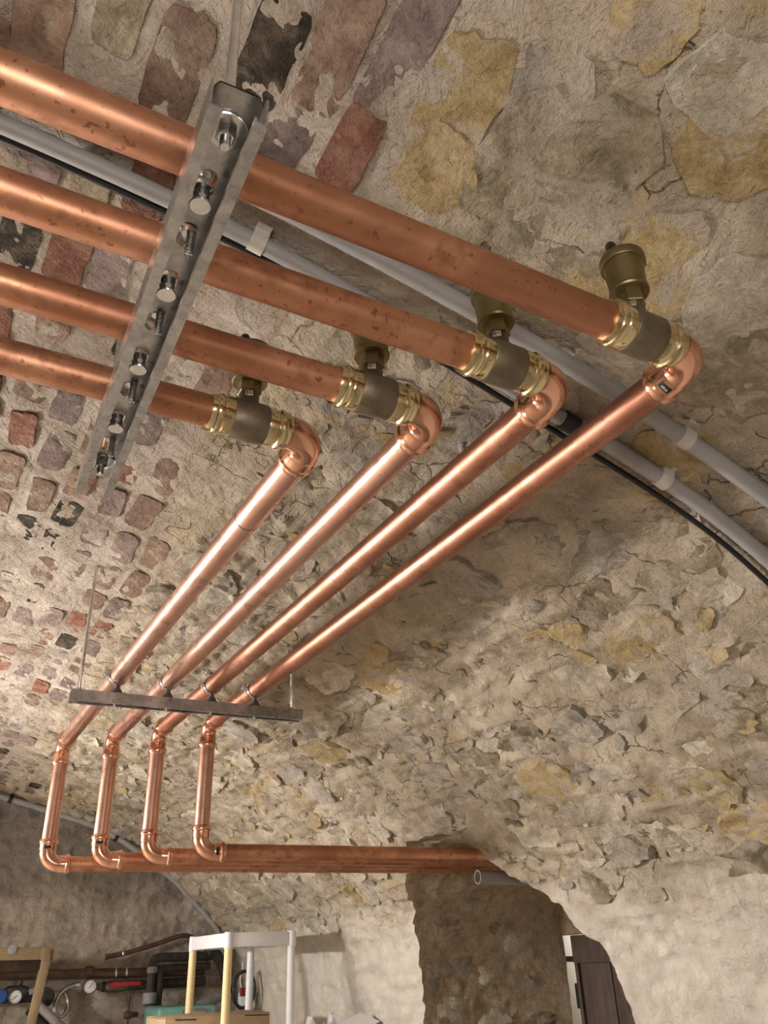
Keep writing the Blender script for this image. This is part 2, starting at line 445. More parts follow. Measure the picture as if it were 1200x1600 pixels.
# ---- ceiling (brick crown): mortar bed
def vault_piece(name, svals, yvals, hole=False):
    sg, yg = np.meshgrid(svals, yvals, indexing='ij')
    s = sg.ravel(); y = yg.ravel()
    fac = grid_faces(len(svals), len(yvals))
    if hole:
        cs = s[fac].mean(1); cy = y[fac].mean(1)
        keep = ~in_poly(cy, cs); fac = fac[keep]
        e = np.concatenate([fac[:, [0, 1]], fac[:, [1, 2]], fac[:, [2, 3]], fac[:, [3, 0]]]); es = np.sort(e, 1)
        u, inv, cnt = np.unique(es, axis=0, return_inverse=True, return_counts=True)
        be = e[cnt[inv.ravel()] == 1]
        mid_y = y[be].mean(1); mid_s = s[be].mean(1)
        near = np.zeros(len(be), bool)
        for k in range(len(be)):
            near[k] = np.min(np.hypot(poly[:, 0] - mid_y[k], poly[:, 1] - mid_s[k])) < 0.05 and mid_s[k] < S_END - 1e-4
        be = be[near]; bv = np.unique(be)
        snap.clear()
        for k in bv:
            if s[k] > S_END - 1e-4:
                continue
            j = np.argmin(np.hypot(poly[:, 0] - y[k], poly[:, 1] - s[k])); y[k], s[k] = poly[j]; snap[int(k)] = j
    P, N = surf(s, y)
    Pd = P + N * disp(P)[:, None]
    if hole: return Pd, fac, be, bv
    return Pd, fac
s_left = s_of_x(-0.5)
ceil_s = np.concatenate([np.linspace(0, s_left, 60)[:-1], steps(s_left, S_SPLIT, lambda t: 0.011)])
cv, cf = vault_piece('ceiling', ceil_s, ys)
ceiling = tag(obj('ceiling', (cv, cf), mat_mortar, None, 179, (0, 0, 0)), 'lime mortar bed of the brick barrel vault overhead', None, None, 'structure')
wall_s = np.concatenate([steps(S_SPLIT, s_of_z(-0.35), lambda t: 0.0105), steps(s_of_z(-0.35), S_END, lambda t: 0.04)[1:]])
wv, wf, be, bv = vault_piece('wall_right', wall_s, ys, True)
wall_right = tag(obj('wall_right', (wv, wf), mat_mortar, None, 179, (0, 0, 0)), 'rubble stone haunch and wall beside the pipes with an arched opening', None, None, 'structure')
# reveal of the opening: the outline carried back through the wall
XR = 3.12
NS = 64; ts = np.linspace(0, 1, NS) ** 1.3
B, Bn = surf(poly[:, 1], poly[:, 0]); B = B + Bn * disp(B)[:, None]
Bs = surf(poly0[:, 1], poly0[:, 0])[0]
RV = []
sgn = np.clip((poly0[:, 0] - 3.15) / 0.3, -1, 1); top = sstep(0.1, 0.3, Bs[:, 2])
for t in ts:
    w0 = float(sstep(0, 0.12, t)); Q = B * (1 - w0) + Bs * w0
    Q[:, 0] = B[:, 0] + (XR - B[:, 0]) * t
    far = (poly0[:, 0] > 3.5) & (Bs[:, 2] < 0.25); Q[:, 1] = np.where(far, Q[:, 1] + (3.765 - Q[:, 1]) * t ** 1.6 * np.clip((0.25 - Bs[:, 2]) / .1, 0, 1), Q[:, 1])
    w = min(1, t * 8) * (1 - 0.6 * t)
    dd = 0.016 * fbm(Q * 4, 3, 41) + 0.014 * ridge(Q * 9, 3, 43) + 0.007 * fbm(Q * 34, 2, 44)
    Q[:, 1] -= w * dd * sgn; Q[:, 2] -= w * dd * top
    RV.append(Q)
RV = np.concatenate(RV)
RF = grid_faces(NS, len(poly))[:, ::-1]
mat_reveal = mk_stone('brown_dirty_mortar', [(0.25, (0.25, 0.195, 0.135)), (0.5, (0.40, 0.32, 0.225)), (0.75, (0.50, 0.42, 0.31))], 0.5, 0.52)
reveal = obj('opening_reveal', (RV, RF), mat_reveal, wall_right, 179)

# ---- end wall, back wall, floor
def end_wall(name, y, sgn, nx, nz, mat, label):
    xs = np.linspace(-3.4, 2.6, nx); zs = np.linspace(-1.6, 1.35, nz)
    xg, zg = np.meshgrid(xs, zs, indexing='ij')
    P = np.stack([xg.ravel(), np.full(xg.size, y), zg.ravel()], -1)
    d = 0.03 * fbm(P * 2, 2, 51) + 0.016 * ridge(P * np.array([10, 8, 12]), 3, 53) + 0.009 * fbm(P * 26, 2, 57)
    P[:, 1] -= sgn * d
    f = grid_faces(nx, nz)
    if sgn < 0: f = f[:, ::-1]
    return tag(obj(name, (P, f), mat, None, 179), label, None, None, 'structure')
def mk_endwall():
    m = NT('dark_topped_plaster')
    c = mortar_colour(m)
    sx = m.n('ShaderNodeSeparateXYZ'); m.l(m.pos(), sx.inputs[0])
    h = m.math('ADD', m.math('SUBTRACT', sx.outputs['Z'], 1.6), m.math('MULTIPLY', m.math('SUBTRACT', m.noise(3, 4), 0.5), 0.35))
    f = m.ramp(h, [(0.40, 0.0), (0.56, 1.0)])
    c = m.mix(m.math('MULTIPLY', f, 0.6), c, (0.13, 0.11, 0.09))  # wall colour mixed darker above a ragged level line
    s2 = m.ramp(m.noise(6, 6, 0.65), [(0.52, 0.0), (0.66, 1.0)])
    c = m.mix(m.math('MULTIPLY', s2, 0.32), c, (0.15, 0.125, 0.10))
    m.bump([(m.noise(16, 7, 0.66, .6), 0.03), (m.noise(70, 5), 0.008)], 1.0)
    return m.set(**{'Base Color': c, 'Roughness': 0.93})
end_wall('wall_end', 6.5, 1, 420, 210, mk_endwall(), 'plastered end wall of the cellar, darker towards the top')
end_wall('wall_back', -2.6, -1, 40, 20, mat_mortar, 'plain mortared wall behind the viewer')
tag(obj('floor', ([(-3.4,-2.7,-1.6),(4.6,-2.7,-1.6),(4.6,6.7,-1.6),(-3.4,6.7,-1.6)], [[0,1,2,3]]), mat_floor, None, 0), 'grey cement cellar floor', None, None, 'structure')

# ---- bricks of the crown
rng = random.Random(7)
def patch(s0, y0, ls, ly, h, drop, seed, nr=6, ns=26, power=5.0, wob=0.14, rot=0.0, relief=0.006, fine=25.0, tilt=0.0):
    """an irregular block face lying in the vault: superellipse outline, roughened, its rim sunk into the mortar"""
    a = np.arange(ns) * 2 * math.pi / ns
    ca, sa = np.cos(a), np.sin(a)
    rad = (np.abs(ca) ** power + np.abs(sa) ** power) ** (-1.0 / power)
    q = np.c_[ca * 1.3 + seed * 3.7, sa * 1.3 + seed * 1.9, np.full(ns, seed * 0.37)]
    rad = rad * (1 + wob * fbm(q * 1.7, 3, seed))
    fr = np.array([0.30, 0.58, 0.80, 0.93, 0.985, 1.03][-nr:])
    U = [0.0]; W = [0.0]; Fh = [0.0]
    for t in fr:
        U += list(ca * rad * t * ly / 2); W += list(sa * rad * t * ls / 2); Fh += [t] * ns
    U = np.array(U); W = np.array(W); Fh = np.array(Fh)
    cr, sr = math.cos(rot), math.sin(rot)
    yy = y0 + U * cr - W * sr; s_ = s0 + U * sr + W * cr
    P, N = surf(s_, yy)
    ld = low_disp(P)
    hh = h - drop * np.clip((Fh - 0.93) / 0.10, 0, 1)
    hh = hh + relief * ridge(P * fine * 0.6 + seed, 2, seed + 5) * (Fh < 1.04) + 0.5 * relief * fbm(P * fine * 1.7, 2, seed + 9)
    hh = hh + tilt * W / max(ls, 1e-3)
    P = P + N * (ld + hh)[:, None]
    Fc = [[0, 1 + (k + 1) % ns, 1 + k] for k in range(ns)]
    for i in range(len(fr) - 1):
        b0 = 1 + i * ns; b1 = b0 + ns
        for k in range(ns):
            k2 = (k + 1) % ns
            Fc.append([b0 + k, b0 + k2, b1 + k2, b1 + k])
    return P, Fc
bricks = []
hand = [  # x, y, width across, length, material of the bricks that show largest
    (-0.065, 0.86, .085, .20, mat_bbrown), (0.032, 0.755, .07, .15, mat_olive), (0.125, 0.80, .085, .20, mat_bbrown),
    (0.238, 0.705, .08, .17, mat_bsoot), (0.318, 0.645, .085, .22, mat_bbrown), (0.402, 0.585, .075, .25, mat_bpurple),
    (0.31, 0.83, .075, .15, mat_bpurple), (0.405, 0.775, .075, .16, mat_bred), (0.225, 0.90, .07, .12, mat_bbrown),
    (-0.03, 1.10, .075, .15, mat_bpurple), (0.055, 1.085, .07, .13, mat_olive), (0.145, 1.04, .075, .14, mat_bred),
    (-0.04, 1.31, .08, .20, mat_bsoot), (0.048, 1.275, .078, .16, mat_bred), (0.135, 1.255, .085, .20, mat_bpurple),
    (0.045, 0.93, .05, .10, mat_bpurple)]
for i, (x, y, w, l, m_) in enumerate(hand):
    bricks.append((s_of_x(x), y, w, l, m_))
pal = [mat_bbrown] * 5 + [mat_bpurple] * 7 + [mat_bred] * 2 + [mat_bsoot]
occupied = [(b[0], b[1]) for b in bricks]
pitch = 0.091
for c in range(-4, 9):
    x = -0.045 + c * pitch
    y = 0.30 + (0.11 if c % 2 else 0.0) + rng.uniform(-.03, .03)
    while y < 6.4:
        L = rng.uniform(0.15, 0.215)
        edge = 0.46 + 0.05 * max(0, y - 1.3)
        yy = y + L / 2
        hand_zone = yy < 1.40 and x > -0.1
        if not hand_zone and x < edge and (yy > 0.3) and rng.random() > 0.07 and (x > -0.3 or yy < 2.2) and yy - 1.9 * 0 > 0:
            bricks.append((s_of_x(x) + rng.uniform(-.008, .008), yy, rng.uniform(.064, .080), L, rng.choice(pal)))
        y += L + rng.uniform(.03, .055)
for i, (s0, y0, w, l, m_) in enumerate(bricks[:298]):
    near = y0 < 2.2
    vf = patch(s0, y0, w * 1.0, l * 1.02, rng.uniform(.001, .006) if near else rng.uniform(-.001, .004), 0.028, 100 + i, 6 if near else 5, 36 if near else 22, 9.0, 0.12, rng.uniform(-.07, .07), 0.004, 30.0)
    obj('brick', vf, m_, ceiling, 50)

# ---- stones of the haunch
stones = []
handst = [  # x, y, across (s), along (y), material, height, rotation
    (0.505, 0.62, .10, .20, mat_ochre, .003, .1), (0.535, 0.72, .10, .12, mat_ochre, .003, 0),
    (0.70, 0.63, .24, .26, mat_olive, .004, .3), (0.655, 0.375, .10, .10, mat_ochre, .004, .2),
    (0.85, 0.43, .14, .13, mat_ochre, .004, -.3), (0.92, 0.70, .22, .26, mat_ochre, .003, .1),
    (0.60, 0.52, .10, .10, mat_grey, .002, .2), (0.79, 0.33, .12, .16, mat_pale, .003, 0), (1.08, 0.62, .16, .18, mat_pale, .004, .2),
    (1.02, 0.86, .16, .10, mat_pale, .004, .0), (1.18, .72, .16, .18, mat_olive, .005, .1), (1.25, .95, .14, .16, mat_ochre, .005, .1),
    (0.72, 0.90, .12, .14, mat_grey, .002, .2), (0.60, 1.14, .12, .16, mat_olive, .002, .1)]
for x, y, a, b, m_, h, r in handst: stones.append((s_of_x(x), y, a, b, m_, h, r))
hs = [(t[0], t[1]) for t in stones]
s_a, s_b = s_of_x(0.56), s_of_z(0.20)
row = s_a; ri = 0
cand = []
while row < s_b:
    hgt = rng.uniform(0.115, 0.165)
    y = 0.25 + rng.uniform(0, .2)
    while y < 6.35:
        L = rng.uniform(0.13, 0.27)
        ss_ = row + hgt / 2 + rng.uniform(-.02, .02); yy = y + L / 2
        if all(math.hypot(ss_ - p, yy - q) > 0.14 for p, q in hs) and rng.random() > 0.10:
            P, _ = surf(np.array([ss_]), np.array([yy]))
            if P[0, 0] > 0.52 + 0.05 * max(0, yy - 1.3):
                o2 = in_poly(np.array([yy, yy - L / 2, yy + L / 2, yy, yy]), np.array([ss_, ss_, ss_, ss_ - hgt / 2, ss_ + hgt / 2]))
                if not o2.any(): cand.append((ss_, yy, hgt * rng.uniform(.7, .98), L * rng.uniform(.75, .98), P[0]))
        y += L + rng.uniform(.01, .05)
    row += hgt + rng.uniform(.005, .025); ri += 1
for ss_, yy, a, b, P in cand:
    lower = P[2] < 0.6
    m_ = rng.choice([mat_pale, mat_pale, mat_pale, mat_grey, mat_grey, mat_ochre, mat_olive] if lower else [mat_grey, mat_grey, mat_olive, mat_olive, mat_ochre, mat_pale])
    near = yy < 1.5
    stones.append((ss_, yy, a, b, m_, rng.uniform(-.003, .005) if near else rng.uniform(-.008, .012), rng.uniform(-.3, .3)))
for i, (s0, y0, a, b, m_, h, r) in enumerate(stones[:299]):
    vf = patch(s0, y0, a * 1.25, b * 1.25, h, 0.035, 500 + i, 6, 30, rng.uniform(2.2, 4.0), 0.42, r, 0.011 if y0 > 1.3 else 0.006, 22.0, rng.uniform(-.025, .025) if y0 > 1.3 else 0)
    obj('stone', vf, m_, wall_right, 40)
chips = {0: [], 1: [], 2: [], 3: []}
for i in range(620):
    yy = 1.0 + 5.2 * rng.random() ** 1.25; ss_ = rng.uniform(s_of_x(0.60 + 0.04 * yy), s_of_z(0.18)); sz = rng.uniform(.03, .085)
    if in_poly(np.array([yy, yy - sz, yy + sz, yy]), np.array([ss_, ss_, ss_, ss_ + sz])).any(): continue
    chips[rng.choice([0, 1, 1, 1, 2, 2, 3])].append(patch(ss_, yy, sz * rng.uniform(.6, 1.0), sz * rng.uniform(1.0, 1.7), rng.uniform(-.006, .008), 0.03, 2000 + i, 5, 14, rng.uniform(2.0, 4.0), 0.45, rng.uniform(-.6, .6), 0.008, 30.0, rng.uniform(-.02, .02)))
for k, m_ in enumerate((mat_ochre, mat_pale, mat_grey, mat_olive)):
    tag(obj('stone_chips', join(*chips[k]), m_, wall_right, 40), None, None, None, 'stuff')
# ================================================================== lamps (their light comes from the tube itself)
def mk_emit(name, c, power, area):
    m = bpy.data.materials.new(name); m.use_nodes = True; t = m.node_tree; t.nodes.clear()
    e = t.nodes.new('ShaderNodeEmission'); e.inputs[0].default_value = (*c, 1); e.inputs[1].default_value = power / (math.pi * area)
    o = t.nodes.new('ShaderNodeOutputMaterial'); t.links.new(e.outputs[0], o.inputs[0]); return m
for i, (c, L, p, colr, ax) in enumerate(LAMPS):
    r = 0.02; ux, uy = ax
    root = empty('tube_lamp', c, ['white tube lamp hanging left of the long pipes', 'added fill tube lamp behind the viewer, out of view'][i], 'lamp', 'tube lamps under the vault')
    obj('lamp_housing', bar((c[0] - ux * (L / 2 + .04), c[1] - uy * (L / 2 + .04), c[2] + .055), (c[0] + ux * (L / 2 + .04), c[1] + uy * (L / 2 + .04), c[2] + .055), .06, .035, (0, 0, 1), .006), mat_white, root)
    for sy in (-1, 1):
        e = (c[0] + ux * sy * (L / 2 + .012), c[1] + uy * sy * (L / 2 + .012), c[2] + .012)
        obj('lamp_holder', box(e, (.02, .035, .07), axes((ux, uy, 0), (-uy, ux, 0), (0, 0, 1)), 0.004), mat_white, root)
        hx, hy = c[0] + ux * sy * L * .4, c[1] + uy * sy * L * .4
        zt = float(np.interp(hx, PX, PZ))
        obj('hanger_rod', tube([(hx, hy, c[2] + 0.06), (hx, hy, zt + 0.02)], 0.004, 8), mat_zinc, root)
    obj('fluorescent_tube', tube([(c[0] - ux * L / 2, c[1] - uy * L / 2, c[2]), (c[0] + ux * L / 2, c[1] + uy * L / 2, c[2])], r, 12), mk_emit('tube_glow_%d' % i, colr, p, 2 * math.pi * r * L), root)

# ================================================================== copper pipe runs
XC = [0.9249, 0.7803, 0.6403, 0.4849]
YN = [0.6273, 0.7756, 0.9334, 1.0884]
YF = [3.0145, 3.1706, 3.3218, 3.4875]
ZT, ZB = 0.800, 0.3555
PR = 0.0272
BD = Vector((math.cos(math.radians(-5.0)), math.sin(math.radians(-5.0)), 0))
def arc(c, a, b, rad, n=14):
    """quarter bend: centre-line corner c, arriving along a, leaving along b"""
    c = Vector(c); a = Vector(a).normalized(); b = Vector(b).normalized()
    st = c - a * rad; o = st + b * rad
    return [o - b * rad * math.cos(t) + a * rad * math.sin(t) for t in [math.pi / 2 * k / n for k in range(n + 1)]]
def socket(o, d, L=0.042, r=PR):
    """press socket: swollen sleeve with a bead at its mouth, opening along d"""
    return lathe(o, d, [(0, r + .0012), (.004, r + .0030), (L - .022, r + .0030), (L - .018, r + .0040), (L - .015, r + .0072), (L - .009, r + .0080), (L - .004, r + .0066), (L - .002, r + .0034), (L, r + .0026), (L, r - .001)], 32, False)
def text_mesh(txt, size, mat, parent, o, ex, ey, name):
    cu = bpy.data.curves.new(name, 'FONT'); cu.body = txt; cu.size = size; cu.extrude = size * 0.03
    cu.align_x = 'CENTER'; cu.align_y = 'CENTER'
    tmp = bpy.data.objects.new('tmp_text', cu); col.objects.link(tmp)
    dg = bpy.context.evaluated_depsgraph_get()
    me = tmp.evaluated_get(dg).to_mesh()
    ex = Vector(ex).normalized(); ey = Vector(ey); ey = (ey - ey.dot(ex) * ex).normalized(); ez = ex.cross(ey)
    V = [Vector(o) + ex * v.co.x + ey * v.co.y + ez * v.co.z for v in me.vertices]; Fc = [list(p.vertices) for p in me.polygons]
    bpy.data.objects.remove(tmp, do_unlink=True)
    return obj(name, (V, Fc), mat, parent, 0)
def curved_label(o, axis, ref, r, a0, a1, L, t=0.0006):
    """small patch wrapped on a pipe"""
    d, u, w = frame_for(axis); u = (Vector(ref) - Vector(ref).dot(d) * d).normalized(); w = u.cross(d); V = []; Fc = []; n = 6
    for rr in (r, r + t):
        for k in range(n + 1):
            a = a0 + (a1 - a0) * k / n
            for q in (-L / 2, L / 2): V.append(Vector(o) + d * q + (u * math.cos(a) + w * math.sin(a)) * rr)
    m = 2 * (n + 1)
    for k in range(n):
        i = 2 * k; Fc += [[m + i, m + i + 1, m + i + 3, m + i + 2], [i, i + 2, i + 3, i + 1], [i, i + 1, m + i + 1, m + i], [i + 2, m + i + 2, m + i + 3, i + 3]]
    Fc += [[0, m, m + 1, 1], [m - 2, m - 1, 2 * m - 1, 2 * m - 2]]
    return V, Fc
pipe_labels = ['copper pipe run nearest the viewer, with the rightmost brass air vent',
               'second copper pipe run from the front, its air vent half behind the front pipe',
               'third copper pipe run from the front, its elbow between two others',
               'rearmost and leftmost of the four copper pipe runs, with the bright long leg']
RB = 0.046
pipe_roots = []
for i in range(4):
    x, y, yf = XC[i], YN[i], YF[i]
    root = empty('copper_pipe', (x, y, ZT), pipe_labels[i], 'pipe', 'four parallel copper heating pipes'); pipe_roots.append(root)
    xa = x - 0.188
    obj('upper_pipe', lathe((-2.12, y, ZT), (1, 0, 0), [(0, PR), (xa + 2.12 + 0.03, PR)], 40), mat_copper, root, 40)
    # brass tee
    tee = obj('tee_fitting', lathe((x - 0.150, y, ZT), (1, 0, 0), [(0, PR + .002), (0, PR + .0062), (.002, PR + .0074), (.058, PR + .0074), (.060, PR + .0062), (.060, PR + .002)], 40, False), mat_bronze, root, 40)
    for o, d in (((x - 0.149, y, ZT), (-1, 0, 0)), ((x - 0.091, y, ZT), (1, 0, 0))):
        r = PR
        obj('press_collar', lathe(o, d, [(0, r + .0050), (.002, r + .0058), (.016, r + .0058), (.018, r + .0046), (.0195, r + .0046), (.022, r + .0078), (.026, r + .0086), (.029, r + .0078), (.031, r + .0056), (.0385, r + .0052), (.040, r + .0044), (.040, r - .0005)], 40, False), mat_brass, tee, 25)
        for k in range(8):      # flats and dents left by the press jaws
            a = 2 * math.pi * k / 8
            dx = Vector(d) * .009
            nv = Vector((0, math.cos(a), math.sin(a)))
            obj('press_mark', box(Vector(o) + dx + nv * (r + .0057), (.0075, .0036, .0016), axes(Vector(d), Vector(d).cross(nv), nv), .0005), mat_brass, tee, 25)
    # branch and automatic air vent
    bx_, by_, bz_ = x - 0.120, y, ZT
    obj('tee_branch', lathe((bx_, by_, bz_), (0, 0, 1), [(.018, .027), (.030, .0215), (.036, .0176), (.054, .0172), (.056, .0160)], 32), mat_bronze, tee, 40)
    view = Vector((-bx_, -by_, -bz_ - .05)); vh = Vector((view.x, view.y, 0)).normalized()
    side = Vector((0, 0, 1)).cross(vh)
    fo = Vector((bx_, by_, bz_ + .046)) + vh * .0172
    obj('size_plate', box(fo, (.0022, .013, .011), axes(vh, side, (0, 0, 1)), .0005), mat_zinc, tee)
    text_mesh('1/2', .0085, mat_black, tee, fo + vh * .0015, -side, (0, 0, -1), 'size_mark')
    vent = obj('air_vent', lathe((bx_, by_, bz_), (0, 0, 1), [(.078, .020), (.078, .0290), (.081, .0305), (.0845, .0300), (.0865, .0282), (.100, .0285), (.128, .0308), (.136, .0314)], 40), mat_vent, root, 30)
    obj('hex_nut', lathe((bx_, by_, bz_), (0, 0, 1), [(.054, .0195), (.056, .0208), (.079, .0208)], 6), mat_vent, vent, 20)
    obj('vent_lid', lathe((bx_, by_, bz_), (0, 0, 1), [(.134, .0312), (.1345, .0345), (.136, .0354), (.147, .0356), (.151, .0342), (.153, .028)], 40), mat_vent, vent, 30)
    obj('valve_cap', lathe((bx_ - .011, by_ + .006, bz_), (0, 0, 1), [(.150, .0086), (.182, .0086), (.185, .0070)], 18), mat_black, vent, 30)
    # horizontal elbow
    el = obj('elbow', tube(arc((x, y, ZT), (1, 0, 0), (0, 1, 0), RB, 18), PR + .0013, 36), mat_copper3, root, 40)
    obj('elbow_spigot', lathe((x - .055, y, ZT), (1, 0, 0), [(0, PR + .0010), (.055 - RB, PR + .0013)], 36, False), mat_copper3, el)
    obj('press_socket', socket((x, y + RB - .002, ZT), (0, 1, 0)), mat_copper3, el, 25)
    if i == 0:
        vd = Vector((-x, -(y + .066), -ZT)).normalized()
        obj('maker_label', curved_label((x, y + RB + .011, ZT), (0, 1, 0), vd, PR + .0031, -.10, .62, .011), mat_black, el, 30)
        d_, u_ = Vector((0, 1, 0)), vd
        u_ = (u_ - u_.dot(d_) * d_).normalized(); w_ = u_.cross(d_); aa = .26
        nn = u_ * math.cos(aa) + w_ * math.sin(aa); tt = (-u_ * math.sin(aa) + w_ * math.cos(aa))
        text_mesh('elco', .0075, mat_white, el, Vector((x, y + RB + .011, ZT)) + nn * (PR + .0045), tt, d_ * (1 if tt.cross(d_).dot(nn) > 0 else -1), 'label_text')
    # long leg
    ya = y + RB + .030
    obj('long_pipe', lathe((x, ya, ZT), (0, 1, 0), [(0, PR), (yf - .045 - ya, PR)], 40), mat_copper2 if i > 1 else mat_copper4, root, 40)
    # turn down
    el2 = obj('elbow', tube(arc((x, yf, ZT), (0, 1, 0), (0, 0, -1), RB, 16), PR + .0013, 32), mat_copper3, root, 40)
    obj('press_socket', socket((x, yf - RB + .002, ZT), (0, -1, 0)), mat_copper3, el2, 25)
    obj('press_socket', socket((x, yf, ZT - RB + .002), (0, 0, -1)), mat_copper3, el2, 25)
    obj('drop_pipe', lathe((x, yf, ZT - RB - .02), (0, 0, -1), [(0, PR), (ZT - ZB - 2 * RB - .04, PR)], 36), mat_copper2, root, 40)
    # turn sideways towards the opening
    el3 = obj('elbow', tube(arc((x, yf, ZB), (0, 0, -1), BD, RB, 16), PR + .0013, 32), mat_copper3, root, 40)
    obj('press_socket', socket((x, yf, ZB + RB - .002), (0, 0, 1)), mat_copper3, el3, 25)
    e0 = Vector((x, yf, ZB)) + BD * (RB - .002)
    obj('press_socket', socket(e0, BD), mat_copper3, el3, 25)
    if i in (2, 3):
        obj('maker_label', curved_label((x, yf, ZB + RB + .010), (0, 0, 1), (-x, -yf, 0), PR + .0031, -.35, .45, .011), mat_black, el3, 30)
    if i == 0:
        obj('maker_label', curved_label(e0 + BD * .012, BD, (-x * .3, -yf, -.2), PR + .0031, -.40, .45, .011), mat_black, el3, 30)
    Lx = (3.06 - x) / BD.x
    obj('lower_pipe', lathe(e0 + BD * .02, BD, [(0, PR), (Lx - RB - .02, PR)], 36), mat_copper, root, 40)
# dark saw mark round the bright long leg of the rearmost run
obj('joint_line', lathe((XC[3], 1.41, ZT), (0, 1, 0), [(0, PR - .001), (0, PR + .0006), (.003, PR + .0006), (.003, PR - .001)], 36, False), mat_dsteel, pipe_roots[3])

# ================================================================== support rails
def channel(o, d, L, W=.057, Hh=.040, t=.0025, lip=.013, ret=.008):
    """C-rail, open downwards: o = middle of the web's start, d = run direction. Web has slots; returns sides+lips only"""
    d = Vector(d).normalized(); s = d.cross(Vector((0, 0, 1))).normalized(); w = W / 2; parts = []
    prof = [(w, 0), (w, -Hh), (w - lip, -Hh), (w - lip, -Hh + ret), (w - lip + t, -Hh + ret), (w - lip + t, -Hh + t), (w - t, -Hh + t), (w - t, -t), (w - t, 0)]
    for sg in (1, -1):
        parts.append(extrude_poly([(sg * a, b) for a, b in prof], o, s, (0, 0, 1), d * L))
    return join(*parts)
def web(o, d, L, slots, W=.057, t=.0025, sl=.038, sw=.020):
    """slotted web of the rail: slots = list of distances of slot centres"""
    d = Vector(d).normalized(); s = d.cross(Vector((0, 0, 1))).normalized(); o = Vector(o); w = W / 2 - .002; n = 24
    V = []; Fc = []
    cuts = [0.0] + [(a + b) / 2 for a, b in zip(slots[:-1], slots[1:])] + [L]
    for a, b, c in zip(cuts[:-1], cuts[1:], slots):
        ring = []; outer = []
        for k in range(n):
            th = 2 * math.pi * (k + .5) / n
            cx, cy = math.cos(th), math.sin(th)
            off = (sl - sw) / 2 * (1 if cx > 0 else -1)
            ring.append((c + off + cx * sw / 2, cy * sw / 2))
            m = max(abs(cx), abs(cy)); qx, qy = cx / m, cy / m
            outer.append(((b if qx >= 0 else a) if abs(abs(qx) - 1) < 1e-6 else c + qx * ((b - c) if qx > 0 else (c - a)), qy * w))
        base = len(V)
        for z in (0, -t):
            for p in ring + outer: V.append(o + d * p[0] + s * p[1] + Vector((0, 0, z)))
        for k in range(n):
            k2 = (k + 1) % n
            Fc += [[base + k, base + n + k, base + n + k2, base + k2], [base + 2 * n + k2, base + 3 * n + k2, base + 3 * n + k, base + 2 * n + k],
                   [base + k2, base + 2 * n + k2, base + 2 * n + k, base + k]]
        # corners of the cell
        for (u_, v_) in ((a, -w), (a, w), (b, -w), (b, w)):
            pass
    return V, Fc
def threaded(o, d, L, r, pitch=.0028, seg=10, tip=True):
    n = int(L / pitch); rings = []
    for k in range(n): rings += [(k * pitch, r * .72), (k * pitch + pitch * .5, r)]
    if tip: rings += [(L, r * .5), (L + .004, r * .1)]
    return lathe(o, d, rings, seg)
def clamp(parent, c, d, rail_z, big):
    """pipe ring clamp round a pipe at c running along d, standing on the rail top at rail_z"""
    d = Vector(d).normalized(); s = d.cross(Vector((0, 0, 1))).normalized(); c = Vector(c)
    cl = obj('pipe_clamp', lathe(c - d * .011, d, [(0, PR + .0012), (0, PR + .0036), (.003, PR + .0042), (.019, PR + .0042), (.022, PR + .0036), (.022, PR + .0012), (0, PR + .0012)], 36, False), mat_zinc, parent, 30)
    for sg in (-1, 1):
        obj('clamp_ear', box(c + s * sg * (PR + .011), (.022, .018, .007), axes(d, s, (0, 0, 1)), .001), mat_zinc, cl)
        obj('clamp_screw', lathe(c + s * sg * (PR + .014) + Vector((0, 0, -.013)), (0, 0, 1), [(0, .0042), (.004, .0046), (.006, .003), (.026, .0026)], 12), mat_zinc, cl)
    z0 = c.z - PR - .003
    h = z0 - rail_z
    obj('clamp_boss', lathe((c.x, c.y, z0 + .002), (0, 0, -1), [(0, .0065), (.008, .0070), (.009, .0085), (h * .9, .0185), (h + .002, .0195)], 20), mat_bell if big else mat_zinc, cl, 30)
    return cl
# --- near rail
dN = Vector((0.0235, 0.760, 0)).normalized()
LN = 0.775; zW = 0.738
oN = Vector((0.138, 0.487, zW))
nr = empty('support_rail', oN, 'galvanised slotted channel rail seen from below across the upper pipes', 'rail', 'channel rails carrying the copper pipes')
obj('channel', channel(oN, dN, LN), mat_galv, nr, 25)
slots = [.040 + .0774 * k for k in range(10)]
# bolts belong near each pipe; shift the slot row so that slots fall under the pipes
slots = [.048, .118, .196, .276, .356, .436, .514, .592, .668, .722]
obj('slotted_web', web(oN, dN, LN, slots), mat_galv, nr, 25)
sN = dN.cross(Vector((0, 0, 1))).normalized()
for k in range(4):
    tY = (YN[k] - oN.y) / dN.y
    cpos = oN + dN * tY
    clamp(nr, (cpos.x, YN[k], ZT), (1, 0, 0), zW, False)
    # bolt head hanging in the slot and the long screw beside it
    b = oN + dN * (tY - .004)
    bo = obj('clamp_bolt', lathe((b.x, b.y, zW + .004), (0, 0, -1), [(0, .0075), (.006, .0075), (.007, .0090), (.018, .0090), (.019, .0090)], 16), mat_zinc, nr, 30)
    obj('bolt_washer', lathe((b.x, b.y, zW - .0155), (0, 0, -1), [(0, .004), (0, .0112), (.002, .0120), (.0035, .0112), (.0035, .004)], 24), mat_zinc, bo, 30)
    sc = oN + dN * (tY + .054)
    obj('clamp_bolt', lathe((sc.x, sc.y, zW + .004), (0, 0, -1), [(0, .0055), (.006, .0055), (.0065, .006), (.008, .006)], 12), mat_zinc, nr, 30)
    so = Vector((sc.x + .004, sc.y - .006, zW - .001))
    obj('self_tapping_screw', threaded(so, Vector((.05, .42, -1)), .031, .0056), mat_galv, nr, 20)
